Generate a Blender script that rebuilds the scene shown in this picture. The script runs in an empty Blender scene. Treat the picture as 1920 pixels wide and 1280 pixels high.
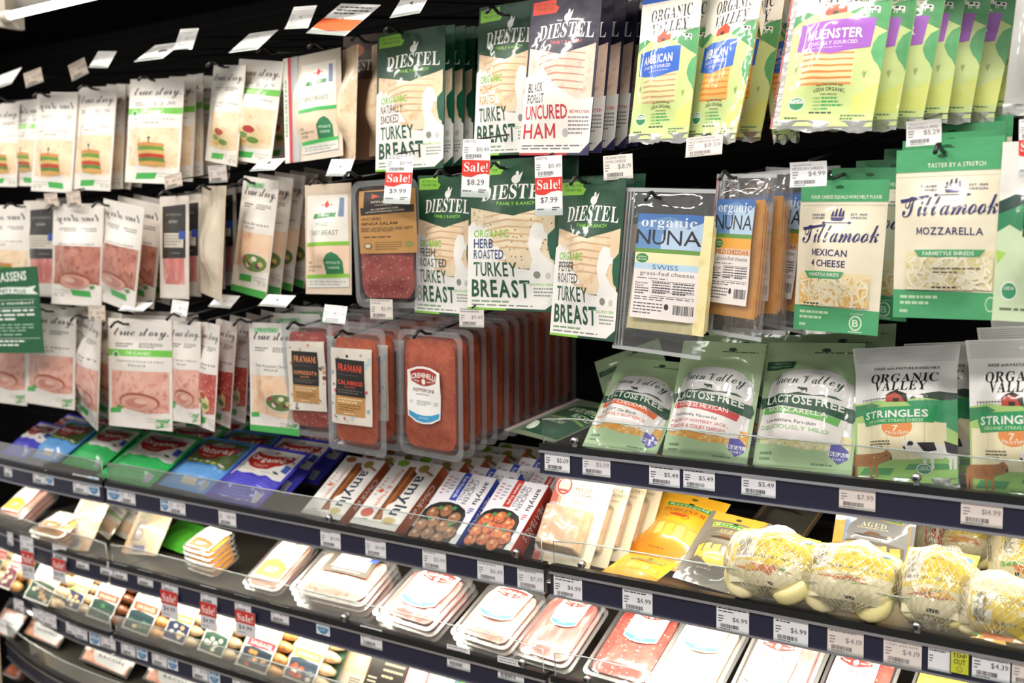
import bpy, bmesh, math, random
from mathutils import Vector, Matrix
C = bpy.context.scene
COL = C.collection
rnd = random.Random(7)
R = math.radians
# ------------------------------------------------------------------ camera
CAM = Vector((0.9495, -1.4750, 1.60))
FPX, YAW, PIT, ROL = 1997.3, 0.6026, -0.0930, -0.0153
_f = Vector((-math.sin(YAW)*math.cos(PIT), math.cos(YAW)*math.cos(PIT), math.sin(PIT)))
_r = Vector((math.cos(YAW), math.sin(YAW), 0)); _u = _r.cross(_f)
CR = _r*math.cos(ROL)+_u*math.sin(ROL); CU = -_r*math.sin(ROL)+_u*math.cos(ROL); CF = _f
cam = bpy.data.cameras.new('camera'); cam.sensor_width = 36; cam.lens = FPX/1920*36
cam.clip_start = .02; cam.dof.use_dof = True; cam.dof.focus_distance = 1.66; cam.dof.aperture_fstop = 3.6
co = bpy.data.objects.new('camera', cam); COL.objects.link(co)
co.matrix_world = Matrix(((CR.x, CU.x, -CF.x, CAM.x), (CR.y, CU.y, -CF.y, CAM.y), (CR.z, CU.z, -CF.z, CAM.z), (0, 0, 0, 1)))
C.camera = co
# ------------------------------------------------------------------ world, lights, exposure
w = bpy.data.worlds.new('store_ambience'); C.world = w; w.use_nodes = True
w.node_tree.nodes['Background'].inputs[0].default_value = (1.0, .97, .93, 1)
w.node_tree.nodes['Background'].inputs[1].default_value = .35
C.view_settings.view_transform = 'Standard'; C.view_settings.look = 'None'
C.view_settings.exposure = 0.36; C.view_settings.gamma = 1
C.cycles.max_bounces = 8; C.cycles.transparent_max_bounces = 24; C.cycles.diffuse_bounces = 3
C.cycles.glossy_bounces = 3; C.cycles.transmission_bounces = 4; C.cycles.sample_clamp_indirect = 4

def area(name, loc, sx, sy, power, aim, col=(1, .95, .88), spread=180):
    l = bpy.data.lights.new(name, 'AREA'); l.shape = 'RECTANGLE'; l.size = sx; l.size_y = sy; l.energy = power; l.color = col
    l.spread = R(spread)
    o = bpy.data.objects.new(name, l); COL.objects.link(o); o.location = loc
    d = (Vector(aim)-Vector(loc)).normalized(); o.rotation_euler = d.to_track_quat('-Z', 'Y').to_euler()
    return o
# store ceiling lamps over the aisle, the case's canopy lamp, and the lamps under the shelf lips
for k in range(4):
    area('aisle_ceiling_lamp', (-3+k*1.9, -1.75, 3.25), 1.2, .3, 24, (-3+k*1.9, -1.3, 0))
CANOPY = [(-1.9, 9.5), (-.7, 9.5), (.5, 9), (1.5, 7)]
for x, p in CANOPY:
    area('canopy_lamp', (x, -.20, 2.28), 1.15, .06, p, (x, .16, 1.6), (1, .93, .84))

def lin(h):
    h = h.lstrip('#'); v = [int(h[i:i+2], 16)/255 for i in (0, 2, 4)]
    return tuple(c/12.92 if c <= .04045 else ((c+.055)/1.055)**2.4 for c in v)+(1,)
# ------------------------------------------------------------------ materials
MATS = {}
def newmat(name):
    m = bpy.data.materials.new(name); m.use_nodes = True; nt = m.node_tree
    b = nt.nodes['Principled BSDF']; MATS[name] = m
    return m, nt, b
def bumped(nt, b, scale, strength, dist=.002, coat=True, detail=2):
    tc = nt.nodes.new('ShaderNodeTexCoord'); n = nt.nodes.new('ShaderNodeTexNoise'); bm = nt.nodes.new('ShaderNodeBump')
    n.inputs['Scale'].default_value = scale; n.inputs['Detail'].default_value = detail
    bm.inputs['Strength'].default_value = strength; bm.inputs['Distance'].default_value = dist
    nt.links.new(tc.outputs['Object'], n.inputs['Vector']); nt.links.new(n.outputs['Fac'], bm.inputs['Height'])
    nt.links.new(bm.outputs[0], b.inputs['Normal'])
    if coat: nt.links.new(bm.outputs[0], b.inputs['Coat Normal'])
def flat(hexc, finish='film'):
    key = 'print_'+hexc.lstrip('#')+'_'+finish
    if key in MATS: return MATS[key]
    m, nt, b = newmat(key)
    b.inputs['Base Color'].default_value = lin(hexc)
    if finish == 'film':
        b.inputs['Roughness'].default_value = .4; b.inputs['Coat Weight'].default_value = .8; b.inputs['Coat Roughness'].default_value = .07
        bumped(nt, b, 24, .5, .005)
    elif finish == 'card':
        b.inputs['Roughness'].default_value = .42; b.inputs['Coat Weight'].default_value = .15; b.inputs['Coat Roughness'].default_value = .25
        bumped(nt, b, 60, .05)
    elif finish == 'paper':
        b.inputs['Roughness'].default_value = .55; bumped(nt, b, 120, .05)
    elif finish == 'metal':
        b.inputs['Metallic'].default_value = 1; b.inputs['Roughness'].default_value = .3; bumped(nt, b, 90, .05)
    elif finish == 'matte':
        b.inputs['Roughness'].default_value = .85; b.inputs['Specular IOR Level'].default_value = .15; bumped(nt, b, 50, .04)
    elif finish == 'plastic':
        b.inputs['Roughness'].default_value = .3; bumped(nt, b, 50, .04)
    return m
def mottle(name, c0, c1, c2, s1, s2, rough=.35, coat=.6, stretch=(1, 1, 1), lo=.35, hi=.65, vor=0, bs=26):
    """food surface: two noises blended through a ramp, specks from a voronoi, under glossy film"""
    m, nt, b = newmat(name); N = nt.nodes.new; L = nt.links.new
    tc = N('ShaderNodeTexCoord'); mp = N('ShaderNodeMapping'); mp.inputs['Scale'].default_value = stretch
    L(tc.outputs['Object'], mp.inputs['Vector'])
    n1 = N('ShaderNodeTexNoise'); n1.inputs['Scale'].default_value = s1; n1.inputs['Detail'].default_value = 5; L(mp.outputs[0], n1.inputs['Vector'])
    r1 = N('ShaderNodeValToRGB'); r1.color_ramp.elements[0].position = lo; r1.color_ramp.elements[1].position = hi
    r1.color_ramp.elements[0].color = lin(c0); r1.color_ramp.elements[1].color = lin(c1); L(n1.outputs['Fac'], r1.inputs[0])
    if vor:
        n2 = N('ShaderNodeTexVoronoi'); n2.inputs['Scale'].default_value = s2; L(mp.outputs[0], n2.inputs['Vector'])
        r2 = N('ShaderNodeValToRGB'); r2.color_ramp.elements[0].position = vor*.6; r2.color_ramp.elements[1].position = vor
        r2.color_ramp.elements[0].color = (1, 1, 1, 1); r2.color_ramp.elements[1].color = (0, 0, 0, 1); L(n2.outputs['Distance'], r2.inputs[0])
    else:
        n2 = N('ShaderNodeTexNoise'); n2.inputs['Scale'].default_value = s2; n2.inputs['Detail'].default_value = 4; L(mp.outputs[0], n2.inputs['Vector'])
        r2 = N('ShaderNodeValToRGB'); r2.color_ramp.elements[0].position = .52; r2.color_ramp.elements[1].position = .68; L(n2.outputs['Fac'], r2.inputs[0])
    mx = N('ShaderNodeMix'); mx.data_type = 'RGBA'; L(r2.outputs[0], mx.inputs[0]); L(r1.outputs[0], mx.inputs[6]); mx.inputs[7].default_value = lin(c2)
    L(mx.outputs[2], b.inputs['Base Color'])
    b.inputs['Roughness'].default_value = rough; b.inputs['Coat Weight'].default_value = coat; b.inputs['Coat Roughness'].default_value = .08
    bumped(nt, b, bs, .3, .004)
    return m
mottle('turkey', '#e6c9a4', '#f0dcc0', '#d9b48c', 30, 60)
mottle('turkey_herb', '#dcc6a0', '#eddfc4', '#6f6448', 30, 120, vor=.22)
mottle('smoked', '#c98d55', '#e7b583', '#a86a3c', 25, 50)
mottle('ham', '#d79a8a', '#e8b9a9', '#c57f70', 28, 70)
mottle('ham_pale', '#e6c4b0', '#f0d8c8', '#d9ac9c', 28, 70)
mottle('ham_dark', '#a8685a', '#c48a78', '#8f5244', 28, 70)
mottle('salami', '#a8403a', '#c25a50', '#e8bcac', 70, 130, vor=.24)
mottle('pepperoni', '#bf4f2e', '#d2683e', '#e09a70', 60, 160, vor=.2)
mottle('prosciutto', '#c06a66', '#d88c86', '#eac6ba', 18, 26, stretch=(3, 3, .7))
mottle('cheddar', '#f2a53a', '#f7b552', '#ee9a2c', 20, 50, lo=.2, hi=.8)
mottle('swiss', '#efe0a2', '#f5eabc', '#e6d38e', 20, 50, lo=.2, hi=.8)
mottle('pate', '#c9a888', '#d6b99b', '#bd9a7a', 40, 90, lo=.2, hi=.8)
mottle('bacon', '#c98a72', '#e6b9a0', '#a9583f', 14, 22, stretch=(1, 1, 6))
mottle('ground', '#c9706a', '#d98d84', '#e7b7ae', 70, 100)
mottle('sausage_gold', '#c98a4a', '#dca766', '#a9683a', 30, 60)
mottle('sausage_pale', '#d9b98c', '#e8d2ac', '#c9a274', 30, 60)
mottle('sausage_dark', '#7a4526', '#94592f', '#5c3018', 30, 60)
mottle('chicken', '#e6bf9c', '#f0d4b8', '#d9a684', 16, 40)
mottle('meatball', '#8a5a3a', '#a87650', '#5f3a24', 90, 160, coat=.2)
mottle('tomato_meatball', '#c2562c', '#d9824a', '#8f3318', 90, 140, coat=.2)
mottle('mozzarella', '#f2e4a8', '#f8eec4', '#ecd98c', 14, 30, lo=.2, hi=.8, coat=.3)
def clear(name, base=.14, tint=(.95, .96, .97, 1), rough=.06, wr=30, ws=.3, body=0.05):
    """thin clear plastic: straight-through light plus a fresnel-weighted gloss and a trace of milky body"""
    m = bpy.data.materials.new(name); m.use_nodes = True; nt = m.node_tree; nt.nodes.clear(); N = nt.nodes.new; L = nt.links.new
    out = N('ShaderNodeOutputMaterial'); t = N('ShaderNodeBsdfTransparent'); t.inputs[0].default_value = tint
    g = N('ShaderNodeBsdfGlossy'); g.inputs['Roughness'].default_value = rough
    d = N('ShaderNodeBsdfDiffuse'); d.inputs[0].default_value = (.85, .87, .88, 1)
    lw = N('ShaderNodeLayerWeight'); lw.inputs[0].default_value = .25
    tc = N('ShaderNodeTexCoord'); n = N('ShaderNodeTexNoise'); n.inputs['Scale'].default_value = wr; bm = N('ShaderNodeBump')
    bm.inputs['Strength'].default_value = ws; bm.inputs['Distance'].default_value = .004
    L(tc.outputs['Object'], n.inputs['Vector']); L(n.outputs['Fac'], bm.inputs['Height']); L(bm.outputs[0], g.inputs['Normal']); L(bm.outputs[0], lw.inputs['Normal'])
    ad = N('ShaderNodeMath'); ad.operation = 'MULTIPLY_ADD'; ad.inputs[1].default_value = .55; ad.inputs[2].default_value = base*.5; ad.use_clamp = True
    L(lw.outputs['Fresnel'], ad.inputs[0])
    m0 = N('ShaderNodeMixShader'); m0.inputs[0].default_value = body; L(t.outputs[0], m0.inputs[1]); L(d.outputs[0], m0.inputs[2])
    m1 = N('ShaderNodeMixShader'); L(ad.outputs[0], m1.inputs[0]); L(m0.outputs[0], m1.inputs[1]); L(g.outputs[0], m1.inputs[2])
    L(m1.outputs[0], out.inputs[0]); MATS[name] = m
clear('clear_film', .12, ws=.5, body=.05)
clear('tray_film', .05, ws=.4, body=.015)
clear('clear_tray', .10, rough=.25, wr=14, ws=.25, body=.09)
clear('acrylic', .05, (.96, .985, .975, 1), .03, 4, .02, .02)
clear('acrylic_edge', .3, (.8, .9, .86, 1), .1, 10, .05, .3)
clear('crinkle', .08, (.99, .98, .95, 1), .08, 70, .9, .03)
clear('frost_seal', .2, (.9, .9, .9, 1), .2, 80, .5, .45)
def M(c):
    if c in MATS: return MATS[c]
    if '/' in c: a, b = c.split('/'); return flat(a, b)
    return flat(c, 'film')
# ------------------------------------------------------------------ projecting the photograph's measurements onto real planes of the case
def ray(px, py): return CF + CR*((px-960)/FPX) - CU*((py-640)/FPX)
def at(px, py, Y):
    d = ray(px, py); return CAM + d*((Y-CAM.y)/d.y)
def atz(px, py, Z):
    d = ray(px, py); return CAM + d*((Z-CAM.z)/d.z)
def pix(P):
    d = Vector(P)-CAM; z = d.dot(CF); return 960+FPX*d.dot(CR)/z, 640-FPX*d.dot(CU)/z
def hitplane(px, py, P, n):
    d = ray(px, py); return CAM + d*((P-CAM).dot(n)/d.dot(n))
def frame(tilt, yaw=0, roll=0):
    t, y = R(tilt), R(yaw)
    e1 = Vector((math.cos(y), math.sin(y), 0)); e2 = Vector((-math.sin(y)*math.sin(t), math.cos(y)*math.sin(t), math.cos(t)))
    c, s = math.cos(R(roll)), math.sin(R(roll))
    return e1*c-e2*s, e1*s+e2*c
def solve(xl, xr, yt, yb, Y, tilt=0, yaw=0, roll=0):
    """size and base matrix of a flat item seen between those measures, its middle at depth Y, leaning back by tilt degrees"""
    e1, e2 = frame(tilt, yaw, roll); mx, my = (xl+xr)/2, (yt+yb)/2
    P = at(mx, my, Y); n = e1.cross(e2)
    w_ = (hitplane(xr, my, P, n)-hitplane(xl, my, P, n)).dot(e1); h_ = (hitplane(mx, yt, P, n)-hitplane(mx, yb, P, n)).dot(e2)
    o = P-e2*h_/2
    return abs(w_), abs(h_), Matrix(((e1.x, -n.x, e2.x, o.x), (e1.y, -n.y, e2.y, o.y), (e1.z, -n.z, e2.z, o.z), (0, 0, 0, 1)))
# ------------------------------------------------------------------ objects
def obj(name, me, parent=None, mw=None):
    o = bpy.data.objects.new(name, me); COL.objects.link(o)
    if parent is not None: o.parent = parent
    if mw is not None: o.matrix_world = mw
    return o
def tag(o, label, cat, group=None):
    o['label'] = label; o['category'] = cat
    if group: o['group'] = group
    return o
def thing(name, label, cat, mw=None, group=None):
    o = bpy.data.objects.new(name, None); COL.objects.link(o); o.empty_display_size = .02
    if mw is not None: o.matrix_world = mw
    return tag(o, label, cat, group)
def struct(o): o['kind'] = 'structure'; return o
def dup(o, parent=None):
    c = o.copy(); COL.objects.link(c)
    if parent is not None: c.parent = parent
    for ch in [x for x in o.children]: dup(ch, c)
    return c
ORD = ['first', 'second', 'third', 'fourth', 'fifth', 'sixth', 'seventh', 'eighth', 'ninth', 'tenth', 'eleventh', 'twelfth', 'thirteenth']
def row(o, n, step, label, group, jit=.6, lean=0):
    """n more of the same thing behind it on its hook; each gets its own label"""
    o['group'] = group; out = []
    for k in range(n):
        c = dup(o); mw = o.matrix_world.copy(); j = Matrix.Rotation(R(rnd.uniform(-jit, jit)+lean*(k+1)), 4, 'Z') @ Matrix.Rotation(R(rnd.uniform(-jit, jit)), 4, 'Y')
        mw = mw @ j; mw.translation = o.matrix_world.translation + Vector(step)*(k+1) + Vector((0, 0, rnd.uniform(-.002, .002)))
        c.matrix_world = mw; c['label'] = '%s, %s behind the front one' % (label, ORD[k]); out.append(c)
    return out
class G:
    """mesh builder: vertices and faces with a material each"""
    def __init__(s): s.v = []; s.f = []; s.m = []; s.mats = []; s.sm = []
    def mi(s, c):
        if c not in s.mats: s.mats.append(c)
        return s.mats.index(c)
    def add(s, vs, fs, c, smooth=False):
        b = len(s.v); s.v += [tuple(v) for v in vs]; k = s.mi(c)
        for f in fs: s.f.append([b+i for i in f]); s.m.append(k); s.sm.append(smooth)
    def box(s, x0, x1, y0, y1, z0, z1, c):
        v = [(x, y, z) for x in (x0, x1) for y in (y0, y1) for z in (z0, z1)]
        s.add(v, [(0, 1, 3, 2), (4, 6, 7, 5), (0, 4, 5, 1), (2, 3, 7, 6), (0, 2, 6, 4), (1, 5, 7, 3)], c)
    def prism(s, pts, y0, y1, c, sc=1, smooth=False, cap=True, cz=None):
        """outline (x,z) swept from y0 (front) to y1, scaled by sc about its middle at y1"""
        n = len(pts); cx = sum(p[0] for p in pts)/n; c2 = sum(p[1] for p in pts)/n
        a = [(x, y0, z) for x, z in pts]; b = [(cx+(x-cx)*sc, y1, c2+(z-c2)*sc) for x, z in pts]
        s.add(a+b, [(i, n+i, n+(i+1) % n, (i+1) % n) for i in range(n)], c, smooth)
        if cap: s.add(a, [list(range(n))], c); s.add(b, [list(range(n))[::-1]], c)
    def tube(s, pts, r, c, n=6):
        pts = [Vector(p) for p in pts]; vs = []; fs = []
        for i, p in enumerate(pts):
            d = (pts[min(i+1, len(pts)-1)]-pts[max(i-1, 0)]).normalized(); a = d.cross(Vector((0, 0, 1)) if abs(d.z) < .9 else Vector((1, 0, 0))).normalized(); b = d.cross(a)
            rr_ = r[i] if isinstance(r, (list, tuple)) else r
            vs += [p+(a*math.cos(6.2832*k/n)+b*math.sin(6.2832*k/n))*rr_ for k in range(n)]
        for i in range(len(pts)-1):
            for k in range(n): fs.append((i*n+k, i*n+(k+1) % n, (i+1)*n+(k+1) % n, (i+1)*n+k))
        fs += [list(range(n))[::-1], [(len(pts)-1)*n+k for k in range(n)]]
        s.add(vs, fs, c, True)
    def ball(s, c0, rx, ry, rz, c, nu=14, nv=9, sq=1, wob=0, seed=0):
        q = random.Random(seed); ph = [q.uniform(0, 6.28) for _ in range(6)]; vs = []; fs = []
        P = lambda t: math.copysign(abs(t)**sq, t)
        for j in range(nv+1):
            b = math.pi*j/nv
            for i in range(nu):
                a = 6.28318*i/nu; k = 1+wob*(math.sin(3*a+ph[0])*math.sin(4*b+ph[1])+.6*math.sin(5*a+ph[2])*math.sin(7*b+ph[3]))
                vs.append((c0[0]+rx*k*P(math.sin(b))*P(math.cos(a)), c0[1]+ry*k*P(math.sin(b))*P(math.sin(a)), c0[2]+rz*k*P(math.cos(b))))
        for j in range(nv):
            for i in range(nu): fs.append((j*nu+i, (j+1)*nu+i, (j+1)*nu+(i+1) % nu, j*nu+(i+1) % nu))
        s.add(vs, fs, c, True)
    def mesh(s, name='form'):
        me = bpy.data.meshes.new(name); me.from_pydata(s.v, [], s.f)
        for c in s.mats: me.materials.append(M(c))
        me.polygons.foreach_set('material_index', s.m); me.polygons.foreach_set('use_smooth', s.sm); me.update()
        return me
def rr(w, h, r, n=5, x0=None, z0=0):
    """rounded rectangle outline (x,z): centred in x, from z0 up"""
    x0 = -w/2 if x0 is None else x0; o = []
    for cx, cz, a0 in ((x0+w-r, z0+h-r, 0), (x0+r, z0+h-r, 90), (x0+r, z0+r, 180), (x0+w-r, z0+r, 270)):
        for k in range(n+1): a = R(a0+90*k/n); o.append((cx+r*math.cos(a), cz+r*math.sin(a)))
    return o
# ------------------------------------------------------------------ lettering
STY = {'s': (0, 0, 0, 0), 'b': (0, 0, 0, .016), 'h': (0, 0, 0, .027), 'r': (0x1D400, 0x1D41A, 0x1D7CE, 0), 'c': (0x1D4D0, 0x1D4EA, 0, 0)}
PLAIN = "ABCDEFGHIJKLMNOPQRSTUVWXYZabcdefghijklmnopqrstuvwxyz0123456789!&$.,'-%+?/:()*"
CHS = {'s': PLAIN, 'b': PLAIN, 'h': PLAIN, 'r': "DIESTLORGANCVYUBKSaleorganicpystdfghu!-", 'c': "truestoy.TilamkGrenV"}
GLY = {}
for st, (up, lo, dg, off) in STY.items():
    chs = ''.join(dict.fromkeys(CHS[st])); body = []
    for c in chs:
        if up and 'A' <= c <= 'Z': c = chr(up+ord(c)-65)
        elif lo and 'a' <= c <= 'z': c = chr(lo+ord(c)-97)
        elif dg and '0' <= c <= '9': c = chr(dg+ord(c)-48)
        body.append(c)
    cu = bpy.data.curves.new('lettering', 'FONT'); cu.body = '\n'.join(body); cu.resolution_u = 2; cu.space_line = 3; cu.offset = off
    to = bpy.data.objects.new('lettering', cu); me = to.to_mesh(); g = {}
    for p in me.polygons:
        vs = [(me.vertices[i].co.x, me.vertices[i].co.y) for i in p.vertices]
        k = round((.35-sum(v[1] for v in vs)/len(vs))/3)
        if 0 <= k < len(chs): g.setdefault(chs[k], []).append([(x, y+3*k) for x, y in vs])
    GLY[st] = {}
    for ch, ps in g.items():
        xs = [v[0] for p in ps for v in p]; x0, x1 = min(xs), max(xs); idx = {}; V = []; F = []
        for p in ps:
            f = []
            for x, y in p:
                k = (round(x, 4), round(y, 4))
                if k not in idx: idx[k] = len(V); V.append((x-x0, y))
                f.append(idx[k])
            if len(set(f)) > 2: F.append(f)
        GLY[st][ch] = (V, F, x1-x0)
    to.to_mesh_clear(); bpy.data.objects.remove(to); bpy.data.curves.remove(cu)
for st, t in (('b', .125), ('h', .145)):   # a heavy M drawn from four strokes
    W, H = .68, .695
    GLY[st]['M'] = ([(0, 0), (t, 0), (t, H), (0, H), (W-t, 0), (W, 0), (W, H), (W-t, H), (t*.9, H), (0, H), (W/2-t*.42, .12), (W/2+t*.42, .12), (W, H), (W-t*.9, H)],
                    [[0, 1, 2, 3], [4, 5, 6, 7], [9, 10, 11, 8], [10, 11, 12, 13]], W)
def run(s, st):
    V = []; F = []; x = 0
    for ch in s:
        if ch == ' ': x += .26; continue
        gl = GLY[st].get(ch) or GLY['b'].get(ch)
        if not gl: continue
        b = len(V); V += [(x+a, y) for a, y in gl[0]]; F += [[b+i for i in f] for f in gl[1]]
        x += gl[2]+(.02 if st == 'c' else .085)
    xs = [v[0] for v in V]; ys = [v[1] for v in V]; x0, x1, y0, y1 = min(xs), max(xs), min(ys), max(ys)
    return [((a-x0)/(x1-x0), (y1-y)/(y1-y0)) for a, y in V], F
# ------------------------------------------------------------------ printed art: flat shapes in label fractions (u right, v down), laid on a curved front
class Art:
    def __init__(s): s.it = []
    def p(s, pts, c): s.it.append((list(pts), [list(range(len(pts)))], c)); return s
    def r(s, x0, y0, x1, y1, c): return s.p([(x0, y0), (x1, y0), (x1, y1), (x0, y1)], c)
    def e(s, cx, cy, rx, ry, c, n=18): return s.p([(cx+rx*math.cos(6.2832*k/n), cy+ry*math.sin(6.2832*k/n)) for k in range(n)], c)
    def t(s, txt, x0, y0, x1, y1, c, f='b', arc=0, sl=0, rot=0):
        V, F = run(txt, f)
        if rot == 90: V = [(1-b, a) for a, b in V]
        elif rot == -90: V = [(b, 1-a) for a, b in V]
        V = [(x0+a*(x1-x0), y0+b*(y1-y0)+arc*(2*a-1)**2+sl*(a-.5)) for a, b in V]
        s.it.append((V, F, c)); return s
    def ln(s, x0, y0, x1, n, dy, c, th=.45, seed=1):
        q = random.Random(seed)
        V = []; F = []
        for k in range(n):
            x = x0; y = y0+k*dy; xe = x0+(x1-x0)*(1 if k < n-1 else q.uniform(.5, .9))
            while x < xe:
                wd = min((x1-x0)*q.uniform(.07, .2), xe-x); b = len(V)
                V += [(x, y), (x+wd, y), (x+wd, y+dy*th), (x, y+dy*th)]; F.append([b, b+1, b+2, b+3]); x += wd+(x1-x0)*.03
        s.it.append((V, F, c)); return s
    def bar(s, x0, y0, x1, y1, c='#26242a/paper', seed=3):
        q = random.Random(seed); V = []; F = []; x = x0
        while x < x1:
            wd = (x1-x0)*q.choice((.012, .022, .035)); b = len(V); V += [(x, y0), (x+wd, y0), (x+wd, y1), (x, y1)]; F.append([b, b+1, b+2, b+3]); x += wd+(x1-x0)*q.choice((.014, .022, .03))
        s.it.append((V, F, c)); return s
    def shreds(s, x0, y0, x1, y1, cols, n, ln=.2, th=.022, seed=5, asp=1.5):
        q = random.Random(seed)
        for c in list(cols)*3:
            V = []; F = []
            for k in range(n//len(cols)//3):
                cx, cy = q.uniform(x0, x1), q.uniform(y0, y1); a = q.uniform(0, 3.14); cv = q.uniform(-1, 1); L_ = ln*q.uniform(.5, 1); b = len(V); m = 4
                for i in range(m+1):
                    tt = i/m-.5; aa = a+cv*tt
                    px, py = cx+L_*tt*math.cos(aa), cy+L_*tt*math.sin(aa)/asp; dx, dy = -math.sin(aa)*th, math.cos(aa)*th/asp
                    for sg in (-1, 1): V.append((min(max(px+sg*dx, x0), x1), min(max(py+sg*dy, y0), y1)))
                F += [[b+2*i, b+2*i+1, b+2*i+3, b+2*i+2] for i in range(m)]
            s.it.append((V, F, c))
        return s
    def onto(s, g, w, h, surf, wd=lambda v: 1, cell=.0075, flat_=False, lift=.0005, step=.00013, x0=0, z0=0, flip=False):
        """lay the art on the front of a w x h item: x across, z up, front towards -y"""
        lv = []; nod = {}
        def node(i, j):
            if (i, j) not in nod: nod[i, j] = surf(min(max(i*cell/w+.5, 0), 1), min(max(1-j*cell/h, 0), 1))
            return nod[i, j]
        def fac(a, b):   # the surface made flat inside each cell, so that layered prints never cross
            if flat_: return surf(a/w+.5, 1-b/h)
            a /= cell; b /= cell; i, j = math.floor(a), math.floor(b); a -= i; b -= j
            return (node(i, j)*(1-a)+node(i+1, j)*a)*(1-b)+(node(i, j+1)*(1-a)+node(i+1, j+1)*a)*b
        for V, F, c in s.it:
            us = [v[0] for v in V]; vs = [v[1] for v in V]; bb = (min(us), min(vs), max(us), max(vs))
            l = 0
            for (b2, l2) in lv:
                if bb[0] < b2[2] and bb[2] > b2[0] and bb[1] < b2[3] and bb[3] > b2[1]: l = max(l, l2+1)
            lv.append((bb, l)); pts = [((u-.5)*w, (1-v)*h) for u, v in V]; fs = F
            if not flat_ or any(len(f) > 4 for f in F):
                bm = bmesh.new(); bv = [bm.verts.new((a, 0, b)) for a, b in pts]
                for f in F:
                    try: bm.faces.new([bv[i] for i in f])
                    except ValueError: pass
                if any(len(f) > 4 for f in F): bm.normal_update(); bmesh.ops.triangulate(bm, faces=bm.faces[:])
                if not flat_:
                    for ax, lo, hi in ((0, (bb[0]-.5)*w, (bb[2]-.5)*w), (2, (1-bb[3])*h, (1-bb[1])*h)):
                        if hi-lo < cell*.8: continue
                        k = math.floor(lo/cell)+1
                        while k*cell < hi:
                            n = (1, 0, 0) if ax == 0 else (0, 0, 1); p = (k*cell, 0, 0) if ax == 0 else (0, 0, k*cell)
                            bmesh.ops.bisect_plane(bm, geom=bm.verts[:]+bm.edges[:]+bm.faces[:], plane_co=p, plane_no=n, dist=1e-6); k += 1
                bm.verts.index_update(); pts = [(v.co.x, v.co.z) for v in bm.verts]; fs = [[v.index for v in f.verts] for f in bm.faces]; bm.free()
            out = []
            for a, b in pts:
                u, v = a/w+.5, 1-b/h
                out.append((x0+a*wd(v), -fac(a, b)-lift-l*step-(.0003 if l else 0), z0+b))
            # faces must look towards -y
            ff = []
            for f in fs:
                cr = sum(pts[f[i-1]][0]*pts[f[i]][1]-pts[f[i]][0]*pts[f[i-1]][1] for i in range(len(f)))
                ff.append(f if cr > 0 else f[::-1])
            g.add(out, ff, c, not flat_)
        return g
def puff(th, top=.1, bot=.05, side=.05, wr=.0006, seed=0, bend=0, pw=.7):
    q = random.Random(seed); a1, a2, a3, a4 = (q.uniform(0, 6.28) for _ in range(4))
    K = .9/pw
    def sh(t):
        a = min(max(2*min(t, 1-t)*K, 0), 1); return a*a*(3-2*a)
    def f(u, v):
        d = th*sh((u-side)/(1-2*side))*sh((v-top)/(1-top-bot)); e = d/th
        d += wr*(1.6+math.sin(9*u+5*v+a1)+math.sin(14*v-6*u+a2)+.6*math.sin(21*u+a3)*math.sin(17*v+a4))*(.15+.85*e)
        return d + bend*v*v
    return f
def pouch(g, w, h, surf, c, cback=None, wd=lambda v: 1, nu=40, nv=56, back=.5, bend=0, front=True):
    """closed bag: front grid on surf, back on half of it"""
    def P(u, v, s): return ((u-.5)*w*wd(v), -surf(u, v) if s else -bend*v*v+back*(surf(u, v)-bend*v*v)+.0008, (1-v)*h)
    for s in ((1, 0) if front else (0,)):
        vs = [P(i/nu, j/nv, s) for j in range(nv+1) for i in range(nu+1)]
        fs = [(j*(nu+1)+i, (j+1)*(nu+1)+i, (j+1)*(nu+1)+i+1, j*(nu+1)+i+1) for j in range(nv) for i in range(nu)]
        if not s: fs = [f[::-1] for f in fs]
        g.add(vs, fs, c if s else (cback or c), True)
    rim = [(0, j/nv) for j in range(nv+1)]+[(i/nu, 1) for i in range(1, nu+1)]+[(1, 1-j/nv) for j in range(1, nv+1)]+[(1-i/nu, 0) for i in range(1, nu)]
    n = len(rim); vs = [P(u, v, 1) for u, v in rim]+[P(u, v, 0) for u, v in rim]
    g.add(vs, [(i, n+i, n+(i+1) % n, (i+1) % n) for i in range(n)], cback or c, False)
    return g
def bag(name, label, cat, spec, art, body, th=.012, top=.1, bot=.05, side=.05, wd=lambda v: 1, seed=0, bend=0, cback=None, extra=None, part='pouch', pw=.7, wr=.0006, group=None):
    """a printed pouch at spec=(xl,xr,yt,yb,Y,tilt,yaw,roll); extra(root,w,h,surf) may add parts"""
    spec = spec[:5]+(abs(spec[5]),)+tuple(spec[6:]); w_, h_, mw = solve(*spec); sf = puff(th, top, bot, side, wr, seed, bend, pw)
    o = thing(name, label, cat, mw, group); g = G(); pouch(g, w_, h_, sf, body, cback, wd, nu=20, nv=30, bend=bend, front=False)
    base = Art(); base.r(0, 0, 1, 1, body); base.it += art.it if art else []; base.onto(g, w_, h_, sf, wd, lift=0)
    p = obj(part, g.mesh(part), o)
    if extra: extra(o, w_, h_, sf)
    return o
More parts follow.
